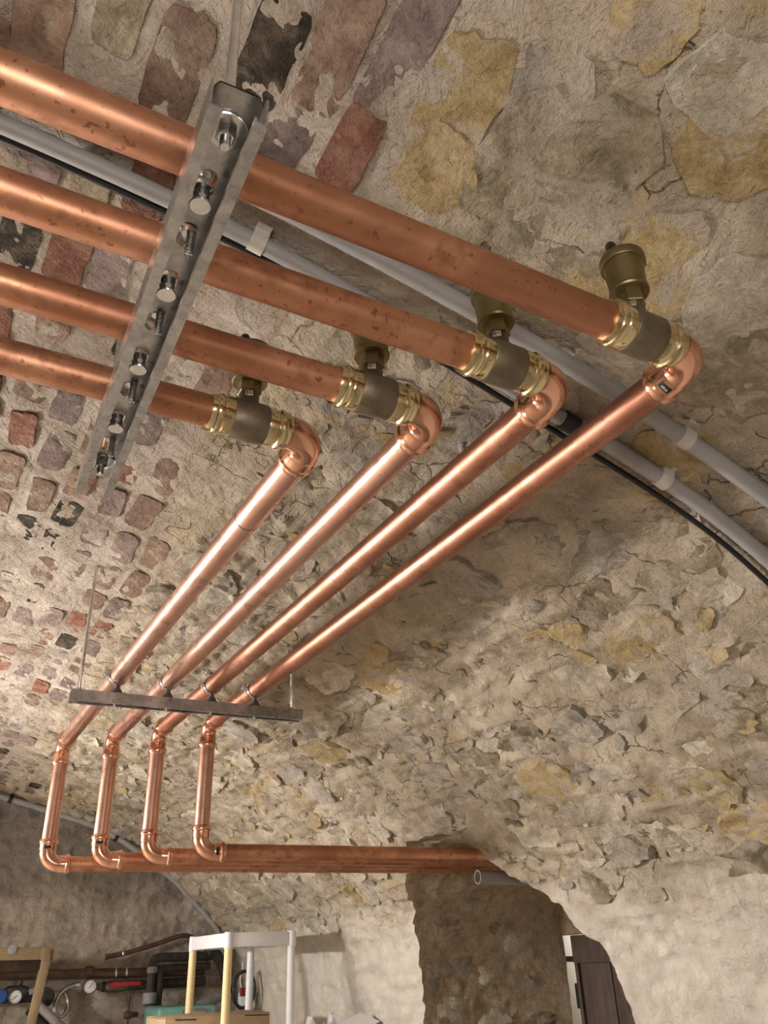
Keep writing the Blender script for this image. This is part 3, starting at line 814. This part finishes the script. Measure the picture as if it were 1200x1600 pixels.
# hanger rods with nut and washer
def hanger(parent, p, z_lo, z_web, sweep_top=None, W=.0215):
    zt = float(np.interp(p.x, PX, PZ)) if sweep_top is None else sweep_top
    rd = obj('threaded_rod', lathe((p.x, p.y, z_lo), (0, 0, 1), [(0, .0048), (.002, .0057), (zt - z_lo + .03, .0057)], 12), mat_zinc, parent, 30)
    obj('rod_washer', lathe((p.x, p.y, z_web - .0012), (0, 0, -1), [(0, .005), (0, W - .001), (.0012, W), (.0025, W - .001), (.0025, .005)], 28), mat_zinc, rd, 30)
    obj('rod_nut', lathe((p.x, p.y, z_web - .0040), (0, 0, -1), [(0, .0105), (.0085, .0105), (.0100, .0085)], 6), mat_zinc, rd, 20)
    obj('rod_nut', lathe((p.x, p.y, z_web + .001), (0, 0, 1), [(0, .0085), (.001, .0105), (.0095, .0105)], 6), mat_zinc, rd, 20)
    return rd
p1 = oN + dN * .046; hanger(nr, p1, zW - .030, zW - .0025)
p2 = oN + dN * .722; rd2 = hanger(nr, p2, zW - .030, zW - .0025)
obj('coupling_nut', lathe((p2.x, p2.y, 1.02), (0, 0, 1), [(0, .0085), (.001, .0098), (.036, .0098), (.037, .0085)], 6), mat_zinc, rd2, 20)
# --- far rail
dF = Vector((0.728, -0.081 * .45, 0)).normalized()
zF = 0.742
oF = Vector((0.352, 2.555, zF)); LF = 0.735
fr = empty('support_rail', oF, 'galvanised channel rail hung on two rods under the far end of the long pipes', 'rail', 'channel rails carrying the copper pipes')
obj('channel', channel(oF, dF, LF, .041, .034, .0022, .010, .006), mat_galv, fr, 25)
obj('slotted_web', web(oF, dF, LF, [.04 + .082 * k for k in range(9)], .041, .0022, .03, .012), mat_galv, fr, 25)
for k in range(4):
    t_ = (XC[k] - oF.x) / dF.x; q = oF + dF * t_
    clamp(fr, (XC[k], q.y, ZT), (0, 1, 0), zF, True)
    obj('clamp_bolt', lathe((q.x, q.y - .0, zF - .002), (0, 0, -1), [(0, .006), (.034, .005), (.036, .003)], 10), mat_zinc, fr, 30)
for t_ in (.022, LF - .034):
    q = oF + dF * t_
    hanger(fr, q, zF - .028, zF - .0022, None, .016)

# ================================================================== conduits and cable on the vault
def on_vault(pts, off):
    out = []
    for x, y in pts:
        s_ = s_of_x(x); P, N = surf(np.array([s_]), np.array([float(y)]))
        dd = low_disp(P)[0]
        out.append(Vector(P[0] + N[0] * (off + max(dd, 0) * .6)))
    return out
def saddle(c, d, n, r, w, parent, name='saddle_clip'):
    """pale saddle clip round a conduit at c running along d, n towards the room"""
    d = Vector(d).normalized(); n = Vector(n); n = (n - n.dot(d) * d).normalized(); s = d.cross(n)
    poly_ = []
    for k in range(13):
        a = math.pi * (k / 12.0); poly_.append((math.cos(a) * (r + .0035), math.sin(a) * (r + .0035)))
    poly_ += [(-(r + .0035), -r), (-(r + .014), -r), (-(r + .014), -r - .004), (r + .014, -r - .004), (r + .014, -r), (r + .0035, -r)]
    return obj(name, extrude_poly(poly_, Vector(c) - d * w / 2, s, n, d * w), mat_clip, parent, 30)
CRA = .0158
def vn(x):
    s_ = s_of_x(x); return Vector(surf(np.array([s_]), np.array([0.0]))[1][0])
xsA = list(np.linspace(-2.0, -.157, 8)) + [-.1, .106, .311, .465, .595, .765, .93, 1.020]
ca = empty('plastic_conduit', (0.2, 1.0, 1.15), 'upper-left grey plastic conduit beside a black cable, ending in a black sleeve', 'conduit', 'grey conduits round the vault')
pa = on_vault([(x, 1.018) for x in xsA], CRA + .006)
obj('tube', tube(spline(pa, 5), CRA, 18), mat_conduit, ca, 40)
e1 = pa[-1]; ed = (pa[-1] - pa[-2]).normalized()
obj('end_sleeve', tube([e1 - ed * .004, e1 + ed * .030], CRA + .004, 18), mat_black, ca, 30)
for x in (0.345,):
    q = on_vault([(x, 1.018), (x + .05, 1.018)], CRA + .006); saddle(q[0], q[1] - q[0], vn(x), CRA, .028, ca)
cb = empty('plastic_conduit', (1.3, 1.0, .9), 'lower grey conduit running down from the black sleeve at right', 'conduit', 'grey conduits round the vault')
xsB = [1.050, 1.176, 1.293, 1.389, 1.539, 1.637, 1.80, 1.96, 2.10]
pb = on_vault([(x, 1.012) for x in xsB], CRA + .006)
obj('tube', tube(spline(pb, 5), CRA + .0015, 18), mat_conduit, cb, 40)
for x in (1.27,):
    q = on_vault([(x, 1.012), (x + .05, 1.012)], CRA + .006); saddle(q[0], q[1] - q[0], vn(x), CRA + .0015, .028, cb)
cc = empty('plastic_conduit', (0.9, .89, 1.0), 'upper-right grey conduit passing behind the front air vent pipe', 'conduit', 'grey conduits round the vault')
xsC = list(np.linspace(-2.0, -.3, 7)) + [-.11, .1, .302, .5, .669, .871, 1.021, 1.175, 1.34, 1.425, 1.518, 1.7, 1.96, 2.10]
pc = on_vault([(x, .945 - .05 * min(1, max(0, (x + .11) / 1.1))) for x in xsC], CRA + .006)
obj('tube', tube(spline(pc, 5), CRA + .002, 18), mat_conduit, cc, 40)
for x in (1.215,):
    q = on_vault([(x, .893), (x + .05, .893)], CRA + .006); saddle(q[0], q[1] - q[0], vn(x), CRA + .002, .028, cc)
xsD = list(np.linspace(-2.0, -.3, 7)) + [-.097, .19, .371, .556, .857, 1.045, 1.165, 1.325, 1.466, 1.594, 1.75, 1.96, 2.1]
pd = on_vault([(x, 1.05 + .012 * min(1, max(0, (x - .5) / .5))) for x in xsD], .016)
tag(obj('cable', tube(spline(pd, 5), .0062, 10), mat_black, None, 40), 'thin black cable running under the grey conduits round the vault', 'cable')
# conduit along the arch on the end wall
we = [(-.6, 1.16), (-.1, 1.16), (.3, 1.13), (.574, 1.083), (.859, 1.011), (1.2, .917), (1.489, .774), (1.789, .576), (1.943, .437), (2.06, .33), (2.15, .22), (2.21, .05), (2.22, -.3), (2.22, -1.2)]
cw = empty('plastic_conduit', (1.5, 6.42, .8), 'grey conduit curving along the vault edge on the end wall', 'conduit', 'grey conduits round the vault')
obj('tube', tube(spline([(x, 6.42, z - .012) for x, z in we], 6), .021, 14), mat_conduit, cw, 40)
for x, z, dx, dz in ((.60, 1.065, .28, -.07), (1.345, .835, .29, -.14)):
    dd = Vector((dx, 0, dz)).normalized()
    obj('black_clip', lathe(Vector((x, 6.42, z)) - dd * .012, dd, [(0, .021), (0, .027), (.024, .027), (.024, .021)], 16, False), mat_black, cw, 30)
    obj('clip_arm', bar(Vector((x, 6.42, z)), Vector((x - dz * .14, 6.43, z + dx * .14)), .014, .012), mat_black, cw)
# grey waste pipe stub below the copper in the opening
g0 = Vector((2.15, 3.095, .292))
tag(obj('waste_pipe', pipe_hollow(g0, g0 + Vector((.8, -.055, -.02)), .027, .0238), mat_conduit, None, 35), 'open-ended grey plastic pipe stub below the copper pipes in the opening', 'pipe')

# ================================================================== passage door and what lies behind
dx_, dtop = 3.12, .078
dr = empty('door_1', (dx_, 3.6, -1.6), 'dark weathered plank door at the back of the opening', None, None, 'structure')
obj('door_rail', box((dx_ - .012, 3.16, dtop - .062), (.055, 1.0, .124), None, .004), mat_doorwood, dr)
yb = 3.655
for w in (.225, .19, .21, .20, .17):
    obj('plank', box((dx_ + .012, yb - w / 2, (-1.58 + dtop - .12) / 2), (.032, w - .007, 1.58 + dtop - .12), None, .003), mat_doorwood, dr); yb -= w
obj('door_backing', box((dx_ + .04, 3.16, (-1.58 + dtop) / 2), (.012, .99, 1.56 + dtop), None, 0), mat_insul, dr)
obj('door_stile', box((dx_ + .012, 3.672, -.78), (.05, .022, 1.60), None, .002), mat_doorwood, dr)
obj('latch_keeper', box((dx_ + .02, 3.745, -.028), (.03, .085, .026), None, .003), mat_black, dr)
obj('latch', box((dx_ + .02, 3.70, -.19), (.03, .05, .11), None, .003), mat_black, dr)
def wall_slab(name, c, s, mat, label):
    nx = [max(2, int(s[k] / .06)) for k in range(3)]
    return tag(obj(name, box(c, s, None, .004), mat, None, 30), label, None, None, 'structure')
wall_slab('wall_lintel', (3.22, 3.15, .30), (.20, 1.9, .43), mat_reveal, 'brown mortared wall above the plank door')
wall_slab('wall_doorside', (3.22, 4.35, -.83), (.20, .60, 1.66), mat_reveal, 'brown mortared jamb beside the plank door')
wall_slab('wall_beyond', (4.05, 4.2, -.4), (.06, 3.0, 2.4), mat_plaster, 'white plastered wall of the room beyond the door')
bl = empty('added_gap_lamp', (4.02, 4.35, .35), 'added unseen round lamp on the white wall beyond the plank door', 'lamp')  # lamp added out of view so the wall in the door gap shows white
obj('lamp_base', lathe((4.02, 4.35, .35), (-1, 0, 0), [(0, .07), (.02, .07), (.025, .06)], 24), mat_white, bl)
obj('lamp_glass', lathe((3.996, 4.35, .35), (-1, 0, 0), [(0, .06), (.06, .06), (.09, .045), (.10, .01)], 24), mk_emit('added_gap_glow', (1, .95, .88), 70, .035), bl)
# stones in the far side of the opening
def reveal_stone(x, z, w, h, seed):
    ns = 22; a = np.arange(ns) * 2 * math.pi / ns
    rad = (np.abs(np.cos(a)) ** 3 + np.abs(np.sin(a)) ** 3) ** (-1 / 3) * (1 + .5 * fbm(np.c_[np.cos(a) * 2 + seed, np.sin(a) * 2, np.zeros(ns)], 3, seed))
    yw = float(np.interp(-z, [-.346, -.262, -.156, .006, .273, .7], [3.558, 3.683, 3.756, 3.854, 3.92, 3.93]))
    V = [(x, 0, z)]
    for t in (.4, .75, 1.0): V += [(x + math.cos(k) * r * w / 2 * t, 0, z + math.sin(k) * r * h / 2 * t) for k, r in zip(a, rad)]
    V = np.array(V); yv = np.interp(-V[:, 2], [-.346, -.262, -.156, .006, .273, .7], [3.558, 3.683, 3.756, 3.854, 3.92, 3.93])
    Fh = np.r_[0, np.repeat([.4, .75, 1.0], ns)]
    V[:, 1] = yv + (3.765 - yv) * np.clip((V[:, 0] - 2.25) / .87, 0, 1) ** 1.6 - .006 + .040 * Fh ** 6 + .016 * fbm(V * 18, 3, seed)
    Fc = [[0, 1 + k, 1 + (k + 1) % ns] for k in range(ns)]
    for i_ in range(2):
        b0 = 1 + i_ * ns; b1 = b0 + ns
        for k in range(ns): Fc.append([b0 + k, b1 + k, b1 + (k + 1) % ns, b0 + (k + 1) % ns])
    return V, Fc
for k, (x, z, w, h, m_) in enumerate([(2.44, .12, .24, .11, mat_olive), (2.52, -.03, .30, .14, mat_grey), (2.86, .06, .20, .15, mat_pale), (2.50, -.22, .22, .15, mat_pale), (2.70, -.08, .18, .13, mat_pale), (2.72, -.28, .20, .12, mat_pale), (2.92, -.14, .20, .12, mat_grey), (2.62, .22, .26, .10, mat_grey), (2.95, -.30, .18, .12, mat_olive), (2.74, .12, .16, .09, mat_olive), (2.38, -.10, .10, .12, mat_grey), (2.60, -.38, .2, .1, mat_grey)]):
    obj('stone', reveal_stone(x, z, w, h, 900 + k), m_, reveal, 40)
# ================================================================== plastic shelf unit
sh = empty('plastic_shelf', (1.757, 4.86, -1.6), 'white plastic shelf unit with two yellowed legs in front of the end wall', 'shelf')
SX0, SX1, SY0, SY1 = 1.583, 1.931, 4.558, 5.163
def tray(zb, zt, name):
    t = obj(name, box(((SX0 + SX1) / 2, (SY0 + SY1) / 2, zt - .012), (SX1 - SX0, SY1 - SY0, .010), None, .002), mat_white, sh)
    for c, s in ((((SX0 + SX1) / 2, SY0 - .012, (zb + zt) / 2), (SX1 - SX0, .010, zt - zb)), (((SX0 + SX1) / 2, SY1 + .012, (zb + zt) / 2), (SX1 - SX0, .010, zt - zb)),
                 ((SX0 - .012, (SY0 + SY1) / 2, (zb + zt) / 2), (.010, SY1 - SY0, zt - zb)), ((SX1 + .012, (SY0 + SY1) / 2, (zb + zt) / 2), (.010, SY1 - SY0, zt - zb))):
        obj('tray_rim', box(c, s, None, .003), mat_white, t)
    for x in (SX0, SX1):
        for y in (SY0, SY1):
            obj('corner_socket', lathe((x, y, zb - .006), (0, 0, 1), [(0, .0225), (.002, .0245), (zt - zb + .004, .0245), (zt - zb + .010, .021)], 24), mat_white, t, 30)
    return t
tiers = [.085, -.400, -.88, -1.36]
for zb in tiers: tray(zb, zb + .066, 'shelf_tray')
for x in (SX0, SX1):
    for y in (SY0, SY1):
        for za, zb in zip(tiers, [t + .060 for t in tiers[1:]] + [-1.6]):
            obj('leg', lathe((x, y, za), (0, 0, -1), [(0, .0205), (za - zb, .0215)], 24), (mat_cream if x == SX0 else mat_white), sh, 40)
# cardboard box on its second tray
bz0, bz1 = -.334, -.226
bx0, bx1, by0, by1 = 1.345, 1.905, 4.77, 5.14
cbx = empty('cardboard_box', ((bx0 + bx1) / 2, (by0 + by1) / 2, bz0), 'brown cardboard box with open seams lying on the plastic shelf', 'box')
obj('carton', box(((bx0 + bx1) / 2, (by0 + by1) / 2, (bz0 + bz1) / 2), (bx1 - bx0, by1 - by0, bz1 - bz0), None, .003), mat_card, cbx)
my = (by0 + by1) / 2
for k, (ya, yb_, tl) in enumerate(((by0 + .002, my - .002, .06), (my + .002, by1 - .002, -.03))):
    rot = Matrix.Rotation(tl * .35, 3, 'X')
    obj('top_flap', box(((bx0 + bx1) / 2, (ya + yb_) / 2, bz1 + .004), (bx1 - bx0 - .004, yb_ - ya, .004), rot, .001), mat_card, cbx)
for x, w in ((1.45, .11), (1.83, .13)):
    obj('seam_gap', box((x, by0 - .0005, bz1 - .006), (w, .003, .005), Matrix.Rotation(.03, 3, 'Y'), 0), mat_black, cbx)
obj('packing_tape', box((1.62, by0 - .001, bz1 - .028), (.10, .0015, .05), None, 0), mat_card, cbx)
# cabinet (below the frame), crumpled bag and sheets on it
cab = empty('storage_cabinet', (2.15, 4.45, -1.6), 'low grey storage cabinet standing against the wall beside the shelf', 'cabinet')
obj('cabinet_body', box((2.15, 4.40, -.955), (.36, .62, 1.29), None, .006), mat_greyins, cab)
obj('cabinet_door', box((1.966, 4.40, -.95), (.012, .58, 1.22), None, .004), mat_greyins, cab)
obj('door_knob', lathe((1.96, 4.18, -.75), (-1, 0, 0), [(0, .006), (.012, .006), (.016, .012), (.026, .010)], 14), mat_zinc, cab)
def crumple(cx, cy, z, w, l, amp, seed, n=34, f=14):
    u = np.linspace(-.5, .5, n); ug, vg = np.meshgrid(u, u, indexing='ij')
    P = np.stack([cx + ug.ravel() * w, cy + vg.ravel() * l, np.full(n * n, z)], -1)
    h = np.abs(ridge(P * f, 2, seed)) * amp * (1 - (2 * np.abs(ug.ravel())) ** 4) * (1 - (2 * np.abs(vg.ravel())) ** 4)
    P[:, 2] += h; P[:, :2] += .012 * np.c_[fbm(P * 20, 2, seed + 1), fbm(P * 20, 2, seed + 2)]
    T = P.copy(); Bm = P.copy(); Bm[:, 2] = np.minimum(P[:, 2] - .001, z + .0005)
    f0 = grid_faces(n, n); return np.concatenate([T, Bm]), np.concatenate([f0[:, ::-1] if False else f0, f0[:, ::-1] + n * n])
m_bag = NT('clear_plastic_film'); mat_bag = m_bag.set(**{'Base Color': (0.72, 0.72, 0.74), 'Roughness': 0.18, 'Transmission Weight': 0.25})
tag(obj('plastic_bag', crumple(2.09, 4.50, -.308, .24, .20, .085, 61), mat_bag, None, 60), 'crumpled clear plastic bag lying right of the shelf leg', 'bag')
ps = []
rot = Matrix.Rotation(.5, 3, 'Z') @ Matrix.Rotation(.30, 3, 'X') @ Matrix.Rotation(-.22, 3, 'Y')
tag(obj('paper_sheet', box((2.235, 4.36, -.272), (.16, .13, .0012), rot, 0), mat_paper, None, 0), 'white paper sheet leaning on the crumpled plastic bag', 'paper')

# ================================================================== pipework and clutter along the end wall
YW = 6.40
def flange(o, d, r, L, mat, parent, name, seg=20): return obj(name, lathe(o, d, [(0, r * .9), (.003, r), (L - .003, r), (L, r * .9)], seg), mat, parent, 30)
ip = empty('iron_pipe', (1.0, YW, -.02), 'brown painted iron pipe running level along the end wall', 'pipe')
obj('pipe_barrel', tube([(-2.6, YW, .012), (.7, YW, 0), (1.65, YW, -.020), (2.05, YW, -.022)], .030, 18), mat_iron, ip, 40)
for x in (1.43, 1.50): flange((x, YW, -.018), (1, 0, 0), .036, .016, mat_zinc, ip, 'pipe_clip')
for x in (.60, 1.24): flange((x, YW, -.005), (1, 0, 0), .037, .05, mat_iron, ip, 'coupling')
rp = empty('bent_pipe', (1.5, 6.38, .1), 'thin rusty pipe with an open end bending up along the end wall', 'pipe')
obj('pipe_barrel', tube(spline([(1.364, 6.36, .083), (1.40, 6.365, .088), (1.499, 6.37, .103), (1.67, 6.375, .145), (1.80, 6.38, .183), (1.86, 6.38, .197), (1.92, 6.385, .195), (1.97, 6.39, .165), (1.985, 6.39, .08)], 6), .0155, 14), mat_iron, rp, 40)
obj('open_end', lathe((1.352, 6.358, .080), (.98, .04, .17), [(0, .012), (0, .019), (.016, .019), (.02, .016)], 16), mat_iron, rp, 30)
flange((1.46, 6.366, .096), (.98, .04, .17), .021, .014, mat_zinc, rp, 'pipe_clip')
# red ball valve, gauge and braided hose
vp = empty('valve_assembly', (1.45, YW, -.09), 'pipe with a red lever ball valve and round gauge below the iron pipe', 'valve')
obj('pipe_barrel', tube([(1.36, YW, -.093), (1.72, YW, -.090), (2.06, YW, -.088)], .030, 16), mat_insul, vp, 40)
obj('valve_body', lathe((1.375, YW - .005, -.093), (1, 0, 0), [(0, .022), (.01, .028), (.03, .034), (.08, .036), (.12, .034), (.15, .027)], 20), mat_bronze, vp, 30)
obj('union_nut', lathe((1.335, YW, -.093), (1, 0, 0), [(0, .022), (.002, .026), (.038, .026), (.04, .022)], 6), mat_bronze, vp, 20)
lev = obj('valve_lever', bar((1.405, YW - .05, -.083), (1.60, YW - .055, -.080), .012, .028, (0, 0, 1), .004), mat_red, vp)
obj('lever_boss', lathe((1.418, YW - .035, -.085), (0, -1, 0), [(0, .020), (.018, .020), (.022, .016)], 18), mat_red, lev, 30)
def gauge(c, r, parent, nee, direction=(0, -1, 0)):
    d = Vector(direction).normalized()
    g = obj('gauge', lathe(c, d, [(0, r * .8), (.012, r), (.030, r), (.033, r * .93), (.033, r * .88)], 28, False), mat_dsteel, parent, 30)
    obj('dial', lathe(c, d, [(.026, r * .2), (.027, r * .92), (.0285, r * .92)], 28), mat_dial, g, 30)
    _, u, w = frame_for(d); a = nee
    n = u * math.cos(a) + w * math.sin(a)
    obj('needle', bar(Vector(c) + d * .030 - n * r * .25, Vector(c) + d * .030 + n * r * .65, .003, .0015, d), mat_black, g)
    for k in range(9):
        b = math.radians(135 + k * 33.75); n = u * math.cos(b) + w * math.sin(b)
        obj('scale_mark', bar(Vector(c) + d * .0295 + n * r * .68, Vector(c) + d * .0295 + n * r * .84, .0022, .001, d), mat_black, g)
    return g
gauge((1.278, YW - .02, -.086), .043, vp, 2.2, (-.15, -1, -.05))
obj('gauge_stem', tube([(1.278, YW, -.09), (1.34, YW, -.093)], .014, 12), mat_bronze, vp)
hose = [(1.212, YW - .01, -.073), (1.19, YW - .01, -.075), (1.129, YW - .02, -.094), (1.085, YW - .03, -.145), (1.072, YW - .04, -.20), (1.092, YW - .04, -.240), (1.125, YW - .035, -.246), (1.150, YW - .03, -.215), (1.152, YW - .02, -.165), (1.13, YW - .01, -.125), (1.115, YW + .0, -.11)]
hp = spline(hose, 10)
rs = [.0125 + (.0012 if k % 2 else 0) for k in range(len(hp))]
ho = empty('braided_hose', (1.12, YW - .02, -.25), 'silver braided hose looping down from the gauge', 'hose')
obj('hose', tube(hp, rs, 12), mat_galv, ho, 60)
obj('hose_ferrule', lathe(hp[0], (-1, 0, -.05), [(-.004, .012), (-.003, .016), (.022, .016), (.024, .013)], 14), mat_zinc, ho, 30)
# heating manifold with blue valve at far left
mf = empty('pipe_manifold', (.75, YW, -.12), 'dark pipe manifold with a blue knob and round gauge at the left edge', 'manifold')
obj('manifold_pipe', tube([(.1, YW, -.125), (.99, YW, -.128)], .034, 16), mat_insul, mf, 40)
obj('riser', tube([(.838, YW, -.11), (.845, YW, -.036)], .019, 14), mat_iron, mf, 40)
obj('tee_body', lathe((.76, YW - .005, -.105), (1, 0, 0), [(0, .03), (.02, .042), (.10, .045), (.14, .03)], 18), mat_dsteel, mf, 30)
gauge((.822, YW - .045, -.124), .040, mf, -.7)
obj('blue_knob', lathe((.735, YW - .02, -.118), (0, -1, 0), [(0, .02), (.01, .042), (.045, .042), (.05, .036)], 10), mat_blue, mf, 20)
obj('lever', bar((.90, YW - .05, -.105), (.965, YW - .05, -.080), .014, .034, (0, 0, 1), .006), mat_greyins, mf)
obj('pump_body', lathe((1.0, YW - .03, -.135), (0, -1, 0), [(0, .05), (.02, .058), (.06, .055), (.07, .03)], 18), mat_insul, mf, 30)
dpx = empty('drain_pipe', (1.05, 6.3, -.3), 'pale grey drain pipe sloping down to the right below the hose', 'pipe')
obj('pipe_barrel', tube([(.93, 6.24, -.150), (1.30, 6.22, -.46), (1.5, 6.22, -.63)], .024, 16), mat_conduit, dpx, 40)
obj('dark_sleeve', tube([(.90, 6.26, -.195), (1.28, 6.24, -.51)], .026, 14), mat_black, dpx, 40)
obj('wall_bracket', bar((1.25, 6.25, -.42), (1.25, 6.43, -.42), .02, .02), mat_iron, dpx)
# timber trestle
tr = empty('timber_trestle', (.45, 5.7, -1.6), 'pale timber trestle with a cross beam at the left edge', 'trestle')
obj('cross_beam', bar((-.55, 5.60, .112), (.845, 5.60, .100), .055, .064, (0, 0, 1), .003), mat_beam, tr)
obj('beam_end_block', box((.850, 5.575, .0985), (.05, .018, .068), None, .002), mat_post, tr)
obj('bolt_plug', lathe((.668, 5.572, .122), (0, -1, 0), [(0, .024), (.006, .024), (.007, .020)], 18), mat_greyins, tr, 30)
obj('upright', bar((.862, 5.60, .066), (.690, 5.60, -1.6), .045, .05, (0, 1, 0), .003), mat_post, tr)
obj('upright', bar((-.50, 5.60, .066), (-.36, 5.60, -1.6), .045, .05, (0, 1, 0), .003), mat_post, tr)
obj('rear_beam', bar((-.55, 6.05, .07), (.95, 6.05, .060), .05, .09, (0, 0, 1), .003), mat_doorwood, tr)
obj('rear_upright', bar((.92, 6.05, .05), (.80, 6.05, -1.6), .045, .05, (0, 1, 0), .003), mat_post, tr)
obj('rear_upright', bar((-.50, 6.05, .05), (-.40, 6.05, -1.6), .045, .05, (0, 1, 0), .003), mat_post, tr)
obj('side_rail', bar((.885, 5.62, .09), (.935, 6.06, .075), .03, .06, (0, 0, 1), .003), mat_post, tr)
# black lagged pipes over the boiler
lp = empty('lagged_pipes', (1.8, 6.29, -.2), 'black lagged pipe loop rising from the teal boiler', 'pipe')
obj('top_pipe', tube(spline([(1.655, 6.29, -.21), (1.655, 6.29, -.02), (1.66, 6.29, .045), (1.70, 6.29, .066), (1.85, 6.29, .066), (2.02, 6.29, .066)], 6), .028, 16), mat_insul, lp, 40)
obj('second_riser', tube([(1.715, 6.305, -.22), (1.715, 6.305, .02)], .026, 14), mat_insul, lp, 40)
obj('union', lathe((1.655, 6.29, -.025), (0, 0, 1), [(0, .030), (.004, .036), (.035, .036), (.04, .030)], 8), mat_greyins, lp, 20)
obj('flange', lathe((1.655, 6.29, -.20), (0, 0, 1), [(0, .045), (.06, .045), (.065, .034)], 20), mat_greyins, lp, 30)
obj('elbow', tube(spline([(2.02, 6.29, .066), (2.07, 6.29, .080), (2.10, 6.285, .070), (2.12, 6.28, .03)], 5), .036, 16), mat_insul, lp, 40)
obj('valve_head', lathe((2.045, 6.285, .075), (0, -.3, 1), [(0, .03), (.03, .034), (.05, .028), (.07, .02)], 16), mat_insul, lp, 30)
obj('slanting_pipe', tube([(2.115, 6.28, .05), (2.205, 6.29, -.165)], .028, 16), mat_insul, lp, 40)
obj('grey_lagging', tube(spline([(1.98, 6.26, -.235), (2.05, 6.26, -.205), (2.13, 6.27, -.18), (2.19, 6.28, -.165)], 5), .034, 16), mat_greyins, lp, 40)
obj('drop_pipe', tube([(2.05, 6.27, -.22), (2.06, 6.27, -.60)], .03, 16), mat_insul, lp, 40)
obj('middle_pipe', tube([(1.715, 6.305, -.0), (2.06, 6.305, .005)], .024, 14), mat_insul, lp, 40)
# teal boiler
bo = empty('boiler', (1.82, 6.15, -1.6), 'teal enamelled boiler casing behind the cardboard box', 'boiler')
obj('casing', box((1.80, 6.06, -.906), (.38, .34, 1.388), None, .022), mat_teal, bo, 60)
obj('control_bezel', box((1.845, 5.886, -.315), (.16, .012, .17), None, .012), mat_greyins, bo, 40)
obj('control_panel', box((1.845, 5.880, -.315), (.125, .010, .135), None, .004), mat_clip, bo)
obj('display', box((1.845, 5.874, -.29), (.09, .004, .03), None, .001), mat_black, bo)
tp = empty('drain_cock', (1.545, YW - .02, -.30), 'small dark drain cock on a thin pipe left of the teal boiler', 'valve')
obj('thin_pipe', tube([(1.55, YW - .01, -.62), (1.548, YW - .01, -.15)], .008, 10), mat_iron, tp)
obj('cock_body', lathe((1.52, YW - .02, -.262), (1, 0, 0), [(0, .018), (.012, .024), (.04, .024), (.055, .016), (.09, .014)], 12), mat_iron, tp, 30)
obj('cock_handle', bar((1.533, YW - .045, -.235), (1.533, YW - .045, -.29), .012, .014), mat_iron, tp)
# black cable coil with a small fuse box behind the shelf
cx0, cz0 = 2.19, -.14
coil = []
for k in range(90):
    a = 2 * math.pi * k / 30; rr = .105 + .006 * math.sin(k * .9)
    coil.append((cx0 + math.cos(a) * rr * .72, 5.95 + .006 * (k / 30) + .004 * math.sin(k * .7), cz0 + math.sin(a) * rr))
tag(obj('cable_coil', tube(spline(coil[::3], 4), .0085, 8), mat_black, None, 60), 'coil of black cable hanging behind the plastic shelf', 'cable')
fb = empty('fuse_box', (2.235, 6.05, -.26), 'small white box with red switch inside the black cable coil', 'switch box')
obj('box_body', box((2.235, 6.06, -.215), (.075, .06, .11), None, .004), mat_white, fb)
obj('red_switch', box((2.205, 6.022, -.155), (.030, .03, .05), None, .004), mat_red, fb)
obj('white_flex', tube(spline([(2.205, 6.03, -.16), (2.185, 6.02, -.08), (2.20, 6.03, -.02), (2.21, 6.06, .02)], 6), .005, 8), mat_white, fb)
